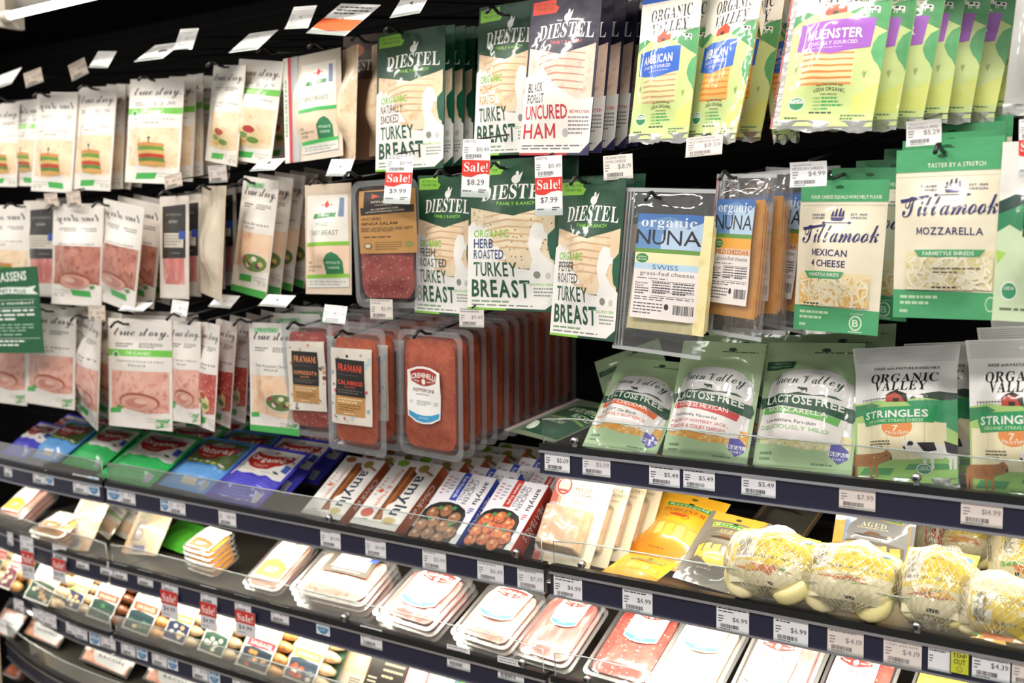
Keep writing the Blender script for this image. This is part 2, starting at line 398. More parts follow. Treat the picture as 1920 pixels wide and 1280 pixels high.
# ------------------------------------------------------------------ the case
BACK = .62
def slab(name, x0, x1, y0, y1, z0, z1, c, parent=None):
    g = G(); g.box(x0, x1, y0, y1, z0, z1, c); return obj(name, g.mesh(name), parent)
XL, XR = -2.6, 1.9
g = G(); g.box(XL, XR, BACK, BACK+.04, .1, 2.32, '#060607/matte')
for k in range(26): g.box(XL, XR, BACK-.004, BACK, .35+k*.075, .362+k*.075, '#0c0c0e/matte')
struct(obj('wall_back', g.mesh('wall_back')))
g = G(); g.box(XL, XR, -.22, BACK+.04, 2.29, 2.33, '#101011/matte'); g.box(XL, XR, -.24, -.2, 2.16, 2.33, '#151516/matte')
g.box(XL, XR, .34, .36, 2.275, 2.29, '#1b1b1d/matte')
struct(obj('ceiling', g.mesh('canopy')))
g = G(); g.box(XL-.05, XL, -.02, BACK+.04, .1, 2.33, '#0f0f10/matte')
struct(obj('wall_left', g.mesh('wall_left')))
g = G(); g.box(-1.82, -1.712, -.03, -.006, .1, .605, '#b9a68c/matte')
struct(obj('trim_1', g.mesh('end_post')))
struct(slab('floor', -5, 4, -4, BACK, -.03, 0, '#8d8880/matte'))
struct(slab('trim_2', XL, XR, -.08, BACK, 0, .14, '#1a1a1b/matte'))
# canopy lamp seen at the top left
def emit(name, col, s):
    m = bpy.data.materials.new(name); m.use_nodes = True; b = m.node_tree.nodes['Principled BSDF']
    b.inputs['Base Color'].default_value = (.9, .9, .88, 1); b.inputs['Emission Color'].default_value = col; b.inputs['Emission Strength'].default_value = s; MATS[name] = m
emit('tube_glow', (1, .96, .86, 1), 5)
emit('strip_glow', (1, .95, .85, 1), 2)
P1 = at(2, 33, -.06); tz = P1.z
t = thing('canopy_lamp', 'fluorescent tube lamp with pale end cap under the black canopy', 'lamp', Matrix.Translation((0, -.06, tz)))
g = G(); g.tube([(P1.x+.03, 0, 0), (1.6, 0, 0)], .009, 'tube_glow', 10); tb = obj('tube', g.mesh('tube'), t)
g = G(); g.box(P1.x+.0, 1.6, .004, .05, .012, .04, '#8f8c86/metal'); obj('reflector', g.mesh('reflector'), t)
g = G(); g.tube([(P1.x, 0, 0), (P1.x+.035, 0, 0)], .013, '#d8d2c6/plastic', 10); g.box(P1.x-.005, P1.x+.012, -.02, .05, -.022, .05, '#c9c2b4/plastic'); obj('end_cap', g.mesh('end_cap'), t)
for x_ in (-1.3, 1.3): g = G(); g.box(x_, x_+.03, .01, .03, .04, 2.29-tz, '#1b1b1d/plastic'); obj('bracket', g.mesh('bracket'), t)

def ycv(x, k): return k*max(0, (-1.28-x)/.45)**2
RAIL = {}
def shelf(label, x0, x1, zr, depth, k, fence, clips, lampw, lampy=.05, fh=.056, beige=False):
    """one case shelf: deck, black bumper, price rail with bright edges, acrylic fence panels with clips, lamp under the lip"""
    t = thing('case_shelf', label, 'shelf', Matrix.Translation((x0, 0, zr)), 'shelves of the refrigerated case')
    n = max(2, int((x1-x0)/.06)); xs = [x0+(x1-x0)*i/n for i in range(n+1)]
    def strip(prof, c, name, par=t):
        g = G(); m = len(prof); vs = []; fs = []
        for x in xs:
            for y, z in prof: vs.append((x-x0, y+ycv(x, k), z))
        for i in range(n):
            for j in range(m): fs.append((i*m+j, i*m+(j+1) % m, (i+1)*m+(j+1) % m, (i+1)*m+j))
        fs += [list(range(m)), [n*m+j for j in range(m)][::-1]]
        g.add(vs, fs, c); return obj(name, g.mesh(name), par)
    strip([(.009, -.022), (depth, -.022), (depth, -.012), (.009, -.012)], '#4a4640/plastic', 'deck')
    strip([(-.004, -.001), (.012, -.001), (.012, .0095), (-.002, .0095)], '#08080a/plastic', 'bumper')
    rl = strip([(0, -.044), (.008, -.044), (.008, -.002), (0, -.002)], '#23233a/plastic', 'price_rail')
    strip([(-.004, -.0055), (.001, -.0055), (.001, -.0012), (-.004, -.0012)], '#d9d9e2/metal', 'top_trim', rl)
    strip([(-.0035, -.0445), (.001, -.0445), (.001, -.041), (-.0035, -.041)], '#cfcfd8/metal', 'bottom_trim', rl)
    if lampw:
        strip([(lampy-.015, -.036), (lampy+.015, -.036), (lampy+.02, -.0225), (lampy-.02, -.0225)], '#e8e6e0/plastic', 'lamp_housing')
        strip([(lampy-.010, -.0385), (lampy+.010, -.0385), (lampy+.010, -.0365), (lampy-.010, -.0365)], 'strip_glow', 'lamp_strip')
        xa, xb = x0+.02, x1-.02
        area('shelf_lamp', ((xa+xb)/2, lampy+.0, zr-.0405), xb-xa, .018, lampw*(xb-xa), ((xa+xb)/2, lampy+.05, zr-.2), (1, .89, .72))
    for (a, b) in fence:
        m_ = max(2, int((b-a)/.06)); vs = []; fs = []; pts = [a+(b-a)*i/m_ for i in range(m_+1)]
        g = G()
        for x in pts:
            yy = .004+ycv(x, k)
            vs += [(x-x0, yy, .009), (x-x0, yy-.004, fh), (x-x0, yy-.0015, fh), (x-x0, yy+.0025, .009)]
        fs = [(4*i+j, 4*i+(j+1) % 4, 4*i+4+(j+1) % 4, 4*i+4+j) for i in range(m_) for j in range(4)]+[(3, 2, 1, 0), tuple(4*m_+j for j in range(4))]
        g.add(vs, fs, 'acrylic'); fo = obj('fence', g.mesh('fence'), t)
        g = G(); g.tube([(a-x0, .003+ycv(a, k), .01), (a-x0, ycv(a, k), fh-.006)]+[(x-x0, ycv(x, k)-.0012, fh) for x in pts[(1 if m_ > 2 else 0):-1]]+[(b-x0, ycv(b, k), fh-.006), (b-x0, .003+ycv(b, k), .01)], .0014, 'acrylic_edge', 5)
        obj('polished_edge', g.mesh('polished_edge'), fo)
    for x in clips:
        g = G(); y = -.004+ycv(x, k)
        g.tube([(x-x0, y+.006, .02), (x-x0, y-.003, .02)], [.0062, .0055], '#b7b7ba/metal', 12); g.tube([(x-x0, y-.003, .02), (x-x0, y-.0045, .02)], .003, '#4a4a4e/metal', 8)
        g.box(x-x0-.004, x-x0+.004, y+.002, y+.005, .006, .016, '#a9a9ad/metal')
        obj('fence_clip', g.mesh('fence_clip'), t)
    return t
Z1, Z2, Z3, Z4, Z5 = 1.255, 1.05, .857, .685, .52
def cx(px, py): return at(px, py, 0).x
shelf('upper right shelf with shredded cheese bags behind a low acrylic fence', -.012, 1.6, Z1, .42, 0, [(-.006, 1.58)], [cx(1078, 819), cx(1719, 894)], 2.1, .06)
shelf('lower right shelf holding mousse cartons and yellow cheese nets', .006, 1.6, Z2, .55, 0, [(.012, 1.58)], [cx(1092, 1069), cx(1720, 1182)], 5)
shelf('middle left shelf holding coloured deli packs and white sausage boxes', -1.222, -.006, Z2, .55, .015, [(-1.215, -.012)], [cx(969, 1044), cx(618, 965)], 3)
shelf('left end shelf of the coloured deli pack row', -1.88, -1.232, Z2, .55, .015, [(-1.86, -1.235)], [], 1.6)
shelf('right shelf of sliced meat trays under the cheese nets', .006, 1.6, Z3, .58, 0, [(.012, 1.58)], [cx(1102, 1262)], 3)
shelf('left shelf of flat meat trays above the sausage packs', -1.222, -.006, Z3, .58, .02, [(-1.215, -.012)], [cx(980, 1235), cx(645, 1125)], 1.8)
shelf('left end shelf of flat meat trays', -1.88, -1.232, Z3, .58, .03, [(-1.86, -1.235)], [], 1.6)
shelf('shelf of cooked sausage packs in the left case', -1.222, -.006, Z4, .60, .05, [(-1.215, -.012)], [], 1)
shelf('left end shelf of cooked sausage packs', -1.88, -1.232, Z4, .60, .075, [(-1.86, -1.235)], [], 1)
shelf('right shelf below the sliced meat trays', .006, 1.6, Z4, .60, 0, [], [], 0)
shelf('dark lower shelf of bacon packs', -1.84, -.006, Z5, .62, .055, [(-1.83, -.012)], [], 0)
# ------------------------------------------------------------------ tickets
INK = '#3c3c44/paper'
def ticket_art(price, lines, seed, sale=None, faint=False):
    a = Art(); y1 = 1 if not sale else .36
    ink = '#cfccd0/paper' if faint == 2 else '#8b8890/paper' if faint else INK  # palest ink: overexposure of the brightly lit hung tickets, painted into their print
    S = y1
    if not lines: a.ln(.06, .05*S, .9, 2, .12*S, ink, .38, seed)
    else:
        for k, s_ in enumerate(lines): a.t(s_, .06, (.05+k*.16)*S, .06+min(.86, .06*len(s_)), (.16+k*.16)*S, ink, 's')
    a.ln(.06, .38*S, .22, 3, .11*S, ink, .4, seed+1)
    if price:
        a.t(price, .5, .38*S, .95, .6*S, ink, 's')
        a.bar(.12, .72*S, .68, .88*S, '#c4c1c6/paper' if faint == 2 else '#57545a/paper' if faint else '#2a282e/paper', seed)
        a.ln(.12, .91*S, .66, 1, .06*S, ink, .5, seed+2)
    if sale:
        a.p([(0, .36), (1, .36), (1, .60), (.85, .585), (.6, .60), (.35, .655), (.1, .645), (0, .62)], '#e23a30/paper')
        if sale != '-':
            a.t('Sale!', .08, .40, .93, .56, '#fdf4ee/paper', 'r')
            a.t(sale, .2, .69, .82, .80, '#4a4a52/paper', 's'); a.ln(.06, .88, .5, 1, .05, '#77757c/paper', .5, seed); a.ln(.62, .86, .9, 2, .035, INK, .5, seed)
    return a
def ticket(label, spec, price, lines=None, paper='#ecebf0/paper', seed=1, sale=None, art=None, name='price_ticket', group='price tickets on the shelf rails', holder=True, curl=.0):
    w_, h_, mw = solve(*spec); o = thing(name, label, 'price tag', mw, group)
    g = G(); sf = lambda u, v: curl*(4*(v-.5)**2-1)
    vs = []; nv = 6
    for j in range(nv+1):
        for s in (0, .0005): vs += [(-w_/2, -sf(0, j/nv)+s, (1-j/nv)*h_), (w_/2, -sf(1, j/nv)+s, (1-j/nv)*h_)]
    fs = []
    for j in range(nv):
        a = 4*j; fs += [(a, a+4, a+5, a+1), (a+2, a+3, a+7, a+6), (a, a+2, a+6, a+4), (a+1, a+5, a+7, a+3)]
    g.add(vs, fs, paper)
    (art or ticket_art(price, lines, seed, sale, 2 if paper == '#f4f3f2/paper' else paper != '#ecebf0/paper')).onto(g, w_, h_, sf, flat_=(curl == 0), lift=.0002, step=.00006, cell=.012)
    obj('slip', g.mesh('slip'), o)
    if holder:
        g = G(); g.box(-w_/2-.0005, w_/2+.0005, -.0014, -.0012, -.001, h_*.12, 'acrylic'); obj('holder_lip', g.mesh('holder_lip'), o)
    return o
RAILY = -.0012
def hook(px, py, Y, label, tagpx=None, up=.16, reach=None, kink=True):
    """black wire peg: a bent tip in front, the rod running back to the case wall, rising a little"""
    p = at(px, py, Y); L_ = BACK-Y
    t = thing('peg_hook', label, 'hook', Matrix.Translation(p), 'wire peg hooks')
    g = G()
    g.tube([(0, .0, .0), (0, L_, L_*up)], .0024, '#0c0c0d/plastic'); obj('rod', g.mesh('rod'), t)
    g = G(); g.tube([(-.0005, -.046, -.004), (-.0005, -.034, .007), (0, -.026, .0085), (0, -.012, .0015), (0, .002, .0005)], .003, '#0c0c0d/plastic'); obj('tip', g.mesh('tip'), t)
    if tagpx:
        q = at(*tagpx)-p; L2 = BACK-(p.y+q.y)
        g = G(); g.tube([(q.x, q.y, q.z), (q.x, q.y+.01, q.z+.004), (q.x, q.y+L2, q.z+L2*up)], .0017, '#0c0c0d/plastic'); obj('label_arm', g.mesh('label_arm'), t)
    return t
# ------------------------------------------------------------------ printed designs
DG, LG, WH = '#17472f', '#86c440', '#f1efea'
def cow(a, x, y, sx, sy, c1, c2='#2b2622', flipx=1):
    X = lambda t: x+flipx*t*sx; Y = lambda t: y+t*sy
    a.p([(X(0), Y(.15)), (X(.1), Y(.0)), (X(.2), Y(.1)), (X(.35), Y(.12)), (X(.9), Y(.15)), (X(1), Y(.3)), (X(1), Y(.6)), (X(.88), Y(.62)), (X(.45), Y(.66)), (X(.3), Y(.5)), (X(.12), Y(.42)), (X(.02), Y(.36))], c1)
    for u in (.36, .5, .84, .93): a.p([(X(u), Y(.55)), (X(u+.08), Y(.55)), (X(u+.06), Y(1)), (X(u+.015), Y(1))], c1)
    a.p([(X(0), Y(.26)), (X(.05), Y(.25)), (X(.06), Y(.36)), (X(.02), Y(.36))], c2); a.e(X(.12), Y(.2), .02*sx, .03*sy, c2, 8)
def diestel(kind, lines, tcol='#1b5238', top=DG, tagc=LG, meat='turkey', fam=LG):
    a = Art()
    a.p([(.03, .29), (.97, .27), (.97, .72), (.03, .72)], meat)
    for k in range(6):
        v = .36+k*.045; a.p([(.2, v+.02), (.5, v-.012), (.85, v+.006), (.85, v+.012), (.5, v), (.2, v+.028)], '#cda982' if meat != 'ham_pale' else '#c98b7c')
    a.p([(0, 0), (1, 0), (1, .30), (.56, .375), (0, .31)], top)
    a.p([(.03, .025), (.36, .012), (.36, .05), (.41, .065), (.37, .10), (.03, .105)], tagc); a.t('BETTER FOR', .08, .035, .34, .05, '#2d5a20', 's'); a.t('THE BETTER', .08, .062, .34, .078, '#2d5a20', 's')
    # rooster emblem and name
    a.e(.545, .135, .05, .028, WH); a.e(.56, .098, .018, .016, WH, 10); a.p([(.57, .115), (.62, .085), (.60, .13)], WH); a.p([(.535, .15), (.55, .15), (.55, .18), (.535, .18)], WH)
    a.t('DIESTEL', .16, .165, .93, .265, WH, 'r', arc=.012); a.t('FAMILY RANCH', .36, .285, .78, .308, fam, 'b', arc=-.006)
    if kind == 't':
        a.p([(0, .44), (.06, .41), (.12, .44), (.15, .42), (.2, .46), (.24, .44), (.33, .53), (.24, .56), (.4, .58), (.5, .66), (.36, .66), (.6, .72), (1, .74), (1, 1), (0, 1)], WH)
        a.p([(.74, .46), (.78, .42), (.85, .43), (.87, .48), (.94, .52), (.86, .53), (.83, .60), (.9, .66), (1, .7), (1, .8), (.7, .8), (.76, .66), (.72, .56)], WH)
        a.p([(.9, .50), (1, .44), (1, .68), (.93, .65), (.9, .57)], '#1b5a41')
        a.t('ORGANIC', .07, .465, .52, .515, LG)
        n = len(lines)-2; y = .525
        for s_, x1, c in lines[:n]: a.t(s_, .07, y, x1, y+.062, c, 'b'); y += .072
        a.t('TURKEY', .07, .68, .6, .775, tcol, 'b'); a.t('BREAST', .05, .795, .72, .915, tcol, 'h')
        a.e(.8, .76, .035, .024, '#8a8a80'); a.e(.91, .765, .03, .022, '#c9c9bf'); a.t('12G PROTEIN', .72, .815, .96, .832, LG)
        a.ln(.76, .845, .97, 3, .022, '#8f968c', .45, 4)
        a.ln(.05, .935, .62, 1, .024, '#7fa27c', .5, 5); a.ln(.05, .962, .9, 1, .016, '#6c7a70', .5, 6)
        a.p([(0, .985), (.45, .985), (.45, 1), (0, 1)], LG); a.p([(.45, .985), (.88, .985), (1, .93), (1, 1), (.45, 1)], DG)
    else:
        a.p([(0, .5), (.3, .45), (.5, .56), (.8, .66), (1, .64), (1, 1), (0, 1)], '#ece7e0')
        y = .54
        for s_, x1, c in (('BLACK', .33, '#3a3440'), ('FOREST', .36, '#3a3440')): a.t(s_, .06, y, x1, y+.06, c); y += .072
        a.t('UNCURED', .05, .685, .69, .775, '#c4343a', 'b'); a.t('HAM', .04, .80, .52, .895, '#c4343a', 'b')
        a.t('11G PROTEIN', .72, .72, .96, .74, '#c4343a'); a.ln(.7, .76, .97, 5, .024, '#8d8890', .45, 4); a.e(.66, .86, .04, .028, '#b9b4b8')
        a.ln(.03, .935, .9, 2, .018, '#77727c', .5, 6); a.p([(0, .985), (.7, .985), (.7, 1), (0, 1)], '#b22a34'); a.p([(.7, .985), (.88, .985), (1, .92), (1, 1), (.7, 1)], '#2e2a52')
    return a
def ovcheese(word, ban, slices, line, hilltop=True):
    a = Art(); LGR = '#c9da90'
    a.r(0, 0, 1, .34, '#f4eee0')
    a.p([(0, 0), (1, 0), (1, .035), (0, .06)], '#2a63cc' if word == 'AMERICAN' else '#f4eee0')
    a.t('ORGANIC', .18, .095, .86, .178, '#232028', 'r', sl=-.03); a.t('VALLEY', .22, .192, .82, .272, '#232028', 'r', sl=-.03)
    a.p([(.36, .345), (.36, .30), (.46, .262), (.58, .29), (.6, .345)], '#c8492c'); a.r(.44, .315, .50, .345, '#3a1d18')
    a.p([(0, .335), (.2, .32), (.4, .345), (.7, .32), (1, .34), (1, 1), (0, 1)], LGR)
    a.p([(0, .33), (.14, .305), (.22, .325), (.05, .37), (0, .40)], '#4f9a60')
    a.p([(.62, .33), (.82, .27), (1, .25), (1, .44), (.86, .40), (.7, .35)], '#4f9a60')
    cow(a, .74, .285, .16, .05, '#f2f0ea'); a.e(.82, .30, .022, .008, '#262422', 7); a.e(.87, .305, .016, .007, '#262422', 7)
    for k in range(14): a.p([(.70+.02*k, .262-.004*(k % 3)), (.715+.02*k, .256-.004*(k % 3)), (.71+.02*k, .275)], '#2f6a3c')
    a.p([(.87, .56), (.88, .51), (.92, .465), (1, .44), (1, .68), (.96, .64), (.91, .61)], '#5aa86c')
    a.r(.16, .45, .74, .74, '#f0dfa8' if slices == 'swiss' else '#f5b45a')
    for k in range(6):
        v = .565+k*.036; a.p([(.17, v), (.3, v-.004), (.5, v+.003), (.73, v-.003), (.73, v+.008), (.5, v+.014), (.17, v+.010)], line)
    a.p([(.055, .40), (.76, .37), (.76, .54), (.4, .585), (.055, .56)] if word == 'AMERICAN' else [(.1, .385), (.88, .36), (.86, .53), (.5, .575), (.08, .545)], ban)
    a.t(word, .14 if word == 'AMERICAN' else .2, .425, .66 if word == 'AMERICAN' else .78, .485, '#fbf3e8', 'h', sl=-.012)
    a.t('ETHICALLY SOURCED', .16 if word == 'AMERICAN' else .22, .498, .64 if word == 'AMERICAN' else .74, .52, '#e6dcf0', 'b', sl=-.012); a.t('from Small Family Farms', .25, .532, .6, .545, '#e6dcf0', 's', sl=-.01)
    a.p([(.76, .82), (1, .74), (1, .92), (.74, .92)], '#d2da78')
    a.t('ALL OUR FARMS ARE', .38, .745, .66, .757, '#2d4a28', 'b', arc=.01); a.t('USDA ORGANIC', .35, .768, .68, .79, '#2d4a28', 'b', arc=.012); a.t('THIS MEANS', .42, .804, .6, .814, '#2d4a28')
    for k, wd_ in enumerate((.2, .34, .26, .12)): a.t('- NO', .33, .825+k*.021, .43, .837+k*.021, '#2e9a52', 'b'); a.ln(.44, .825+k*.021, .44+wd_, 1, .021, '#3aa45c', .5, k)
    a.ln(.32, .912, .72, 1, .02, '#3a4a30', .5, 3); a.ln(.06, .945, .25, 1, .02, '#4a6a40', .6, 5); a.ln(.66, .93, .92, 2, .018, '#5a7a48', .55, 7)
    a.e(.17, .865, .09, .042, '#e6efe2'); a.e(.17, .865, .08, .036, '#2f8a55'); a.p([(.1, .862), (.24, .862), (.24, .85), (.2, .838), (.14, .838), (.1, .85)], '#eef4ea'); a.t('USDA', .12, .842, .22, .858, '#3a8a58', 'b')
    for q in ((.1, .66), (.84, .70)):
        for k in range(4): a.p([(q[0]+.012*k-.02, q[1]-.02-.008*(k % 2)), (q[0]+.012*k-.014, q[1]-.02-.008*(k % 2)), (q[0]+.004, q[1]+.02)], '#4a7a3c')
    return a
def tillamook(head, names, cols, stretch=1):
    a = Art(); CRM = '#efe6cd'; NV = '#2b2a66'; GRN = '#4ba56e'
    a.r(0, 0, 1, .14 if len(names) > 1 else .135, GRN); a.t(head, .13 if len(names) > 1 else .31, .098 if len(names) > 1 else .085, .93 if len(names) > 1 else .86, .125 if len(names) > 1 else .112, '#e8f0d8', 'b')
    a.r(.02, .16, .98, .163, '#ddd2b6')
    cxx = .47 if len(names) > 1 else .57; y = .19 if len(names) > 1 else .185
    a.p([(cxx-.08, y+.055), (cxx+.09, y+.055), (cxx+.06, y+.078), (cxx-.06, y+.078)], NV)
    for dx, hh in ((-.06, .04), (-.02, .055), (.025, .06), (.06, .045)): a.p([(cxx+dx-.018, y+.05), (cxx+dx+.016, y+.05), (cxx+dx+.01, y+.05-hh), (cxx+dx-.008, y+.05-hh+.008)], NV)
    a.r(cxx-.16, y+.088, cxx+.15, y+.093, NV); a.p([(cxx+.14, y+.080), (cxx+.18, y+.0905), (cxx+.14, y+.101)], NV); a.e(cxx-.15, y+.0905, .02, .009, NV, 8)
    a.t('FARMER', cxx-.31, y+.03, cxx-.15, y+.045, NV); a.t('OWNED', cxx-.31, y+.052, cxx-.15, y+.066, NV); a.t('EST. 1909', cxx+.15, y+.028, cxx+.32, y+.043, NV); a.t('OREGON', cxx+.15, y+.05, cxx+.32, y+.064, NV)
    y2 = .29 if len(names) > 1 else .275
    a.t('Tillamook', .05 if len(names) > 1 else .07, y2, .93 if len(names) > 1 else .99, y2+.12, NV, 'c', sl=-.012)
    a.p([(.05, y2+.02), (.35, y2-.002), (.35, y2+.012), (.06, y2+.04)], NV)
    y3 = .455 if len(names) > 1 else .465
    for s_ in names: a.t(s_, .2 if len(names) > 1 else .24, y3, (.64 if s_ != names[-1] else .63) if len(names) > 1 else .87, y3+.045, NV, 'b', sl=.006); y3 += .07
    y4 = .60 if len(names) > 1 else .595
    x0, x1 = (.05, .88) if len(names) > 1 else (.12, .98)
    a.r(x0, y4+.01, x1, .83, cols[1]); a.shreds(x0+.01, y4+.04, x1-.01, .83, cols, 300, .36, .013, len(head), 1.5)
    a.p([(x0+.06, y4), (x0+.58, y4), (x0+.53, y4+.048), (x0+.13, y4+.048)] if len(names) > 1 else [(x0+.10, y4), (x0+.78, y4), (x0+.72, y4+.042), (x0+.16, y4+.042)], GRN)
    a.t('FARMSTYLE SHREDS', x0+.14 if len(names) > 1 else x0+.2, y4+.01, x0+.53 if len(names) > 1 else x0+.68, y4+.033, '#eef4e0', 'b')
    a.p([(0, .83), (1, .845), (1, 1), (0, 1)], GRN)
    a.ln(.07, .865, .42 if len(names) > 1 else .45, 2, .035, '#bfe0b8', .5, 2); a.ln(.07, .95, .2, 1, .035, '#bfe0b8', .5, 3)
    if len(names) > 1:
        a.e(.74, .93, .075, .05, '#dcefd4'); a.e(.74, .93, .06, .04, GRN); a.t('B', .705, .907, .775, .953, '#dcefd4', 'b'); a.r(.66, .985, .82, .99, '#dcefd4'); a.t('Certified', .68, .862, .82, .875, '#dcefd4', 's')
    else:
        a.e(.96, .91, .05, .045, '#bfe0b8'); a.e(.96, .91, .04, .036, GRN)
    if len(names) == 1: a.ln(.42, .70, .86, 2, .022, '#6a6658', .4, 9)
    a.ln(.12 if len(names) > 1 else .4, .81, .45 if len(names) > 1 else .8, 1, .02, '#4a4640', .5, 4)
    a.e(.45, .045, .05, .012, '#1c5a38')
    return a
def nuna(name, strip, blue):
    a = Art(); a.r(0, 0, 1, .33, blue); a.p([(0, .08), (.5, .02), (1, .1), (1, 0), (0, 0)], '#4a74b8'); a.p([(.4, .2), (.6, .05), (.8, .14), (1, .06), (1, .33), (.4, .33)], '#b7cfe8')
    a.t('organic', .06, .03, .92, .15, '#dfe8f4', 'r'); a.t('NUNA', .0, .15, .98, .29, '#2c2a34', 's')
    a.r(0, .33, 1, .37, '#6a9a4a'); a.r(0, .37, 1, .47, '#f0e6b8' if name == 'SWISS' else '#f2b050'); a.e(.12, .425, .1, .045, '#3f8a4a'); a.t('USDA', .05, .405, .19, .42, '#e6f0da'); a.t('ORGANIC', .04, .43, .2, .445, '#e6f0da')
    a.r(0, .47, 1, .53, strip); a.t(name, .3 if name == 'SWISS' else .06, .48, .7 if name == 'SWISS' else .96, .525, '#4a6a9a' if name == 'SWISS' else '#b0502c', 's')
    a.r(0, .53, 1, 1, '#ece4e0/paper'); a.t('grass-fed cheese', .1, .545, .93, .595, '#55505a/paper', 's'); a.ln(.06, .61, .95, 1, .02, '#77727a/paper', .4, 1)
    a.t('Nutrition', .04, .65, .24, .67, INK); a.t('Facts', .04, .675, .18, .695, INK)
    for x0, x1 in ((.04, .26), (.32, .6), (.64, .94)): a.ln(x0, .705 if x0 < .1 else .645, x1, 5 if x0 > .1 else 3, .024, '#55525a/paper', .5, int(x0*90))
    for v in (.635, .70, .735, .775): a.r(.3, v, .95, v+.004, INK)
    a.ln(.04, .79, .95, 2, .022, '#66636b/paper', .4, 7); a.ln(.04, .85, .5, 4, .03, '#66636b/paper', .4, 8); a.e(.56, .875, .035, .03, INK); a.bar(.66, .85, .95, .94)
    return a
def greenvalley(strip, sc, l1, l2, l3, c2, shred, smooth=False):
    a = Art(); PG = '#b3cfa0'
    a.ln(.5, .075, .98, 1, .014, '#4a6a4a', .6, 2)
    a.e(.62, .06, .05, .016, '#33503a', 10)
    if smooth: a.p([(.02, .16), (.33, .155), (.33, .225), (.02, .23)], '#2f5a40'); a.t('SMOOTH &', .1, .168, .28, .182, '#a9cfa0'); a.t('CREAMY MELT', .06, .195, .3, .209, '#a9cfa0')
    a.p([(.06, .46), (.1, .33), (.17, .31), (.22, .27), (.35, .24), (.5, .23), (.68, .24), (.82, .27), (.87, .31), (.94, .33), (.95, .47), (.95, .78), (.05, .78)], '#f0eeee')
    a.p([(.0, .58), (.04, .8), (.96, .86), (1, .62), (.92, .52), (.1, .50)], shred) if False else None
    a.r(.04, .72, .97, .86, shred); a.shreds(.05, .735, .97, .86, [shred, '#f6d08a' if shred != 'swiss' else '#f7f0d4', 'cheddar' if shred != 'swiss' else '#e9dda8'], 60, .2, .014, 8)
    a.p([(.06, .46), (.95, .47), (.86, .80), (.0, .76)] , '#efe9e6')
    a.t('Green Valley', .16, .29, .86, .40, '#2f4a38', 'c', sl=.01)
    cow(a, .44, .39, .1, .04, '#3a4a40'); a.p([(.3, .45), (.45, .43), (.6, .45), (.8, .44), (.86, .46)], '#3f5a48')
    a.p([(.0, .46), (.02, .45), (.25, .44), (.5, .47), (.96, .51), (.99, .56), (.96, .61), (.5, .555), (.1, .52), (.02, .53)], '#24503a'); a.t('LACTOSE FREE', .08, .462, .88, .525, '#e6ece0', 'h', sl=.042)
    a.p([(.06, .525), (.5, .56), (.86, .60), (.84, .655), (.45, .60), (.05, .575)], sc); a.t(strip, .12, .553, .76, .588, '#f8ede6', 'b', sl=.045)
    a.t(l1, .1, .635, .66, .665, '#4a5a50', 's', sl=.035); a.t(l2, .04, .682, .78, .712, c2, 'b', sl=.035)
    if l3: a.t(l3, .04, .725, .76, .752, c2, 'b', sl=.035)
    a.p([(.0, .79), (.5, .84), (1, .84), (1, 1), (0, 1)], PG); a.ln(.06, .86, .2, 2, .04, '#6a8a64', .5, 6); a.ln(.6, .925, .9, 1, .024, '#6a8a64', .5, 9)
    a.p([(.80, .79), (.88, .78), (.95, .82), (.95, .88), (.86, .92), (.78, .87)], '#5a52b0'); a.r(.77, .835, .96, .865, '#eeeaf4'); a.t('REAL', .785, .838, .945, .862, '#5a52b0', 'b'); a.t('DAIRY', .81, .875, .92, .892, '#e6e2f0', 'b')
    a.r(0, .955, 1, .962, '#a3c290')
    return a
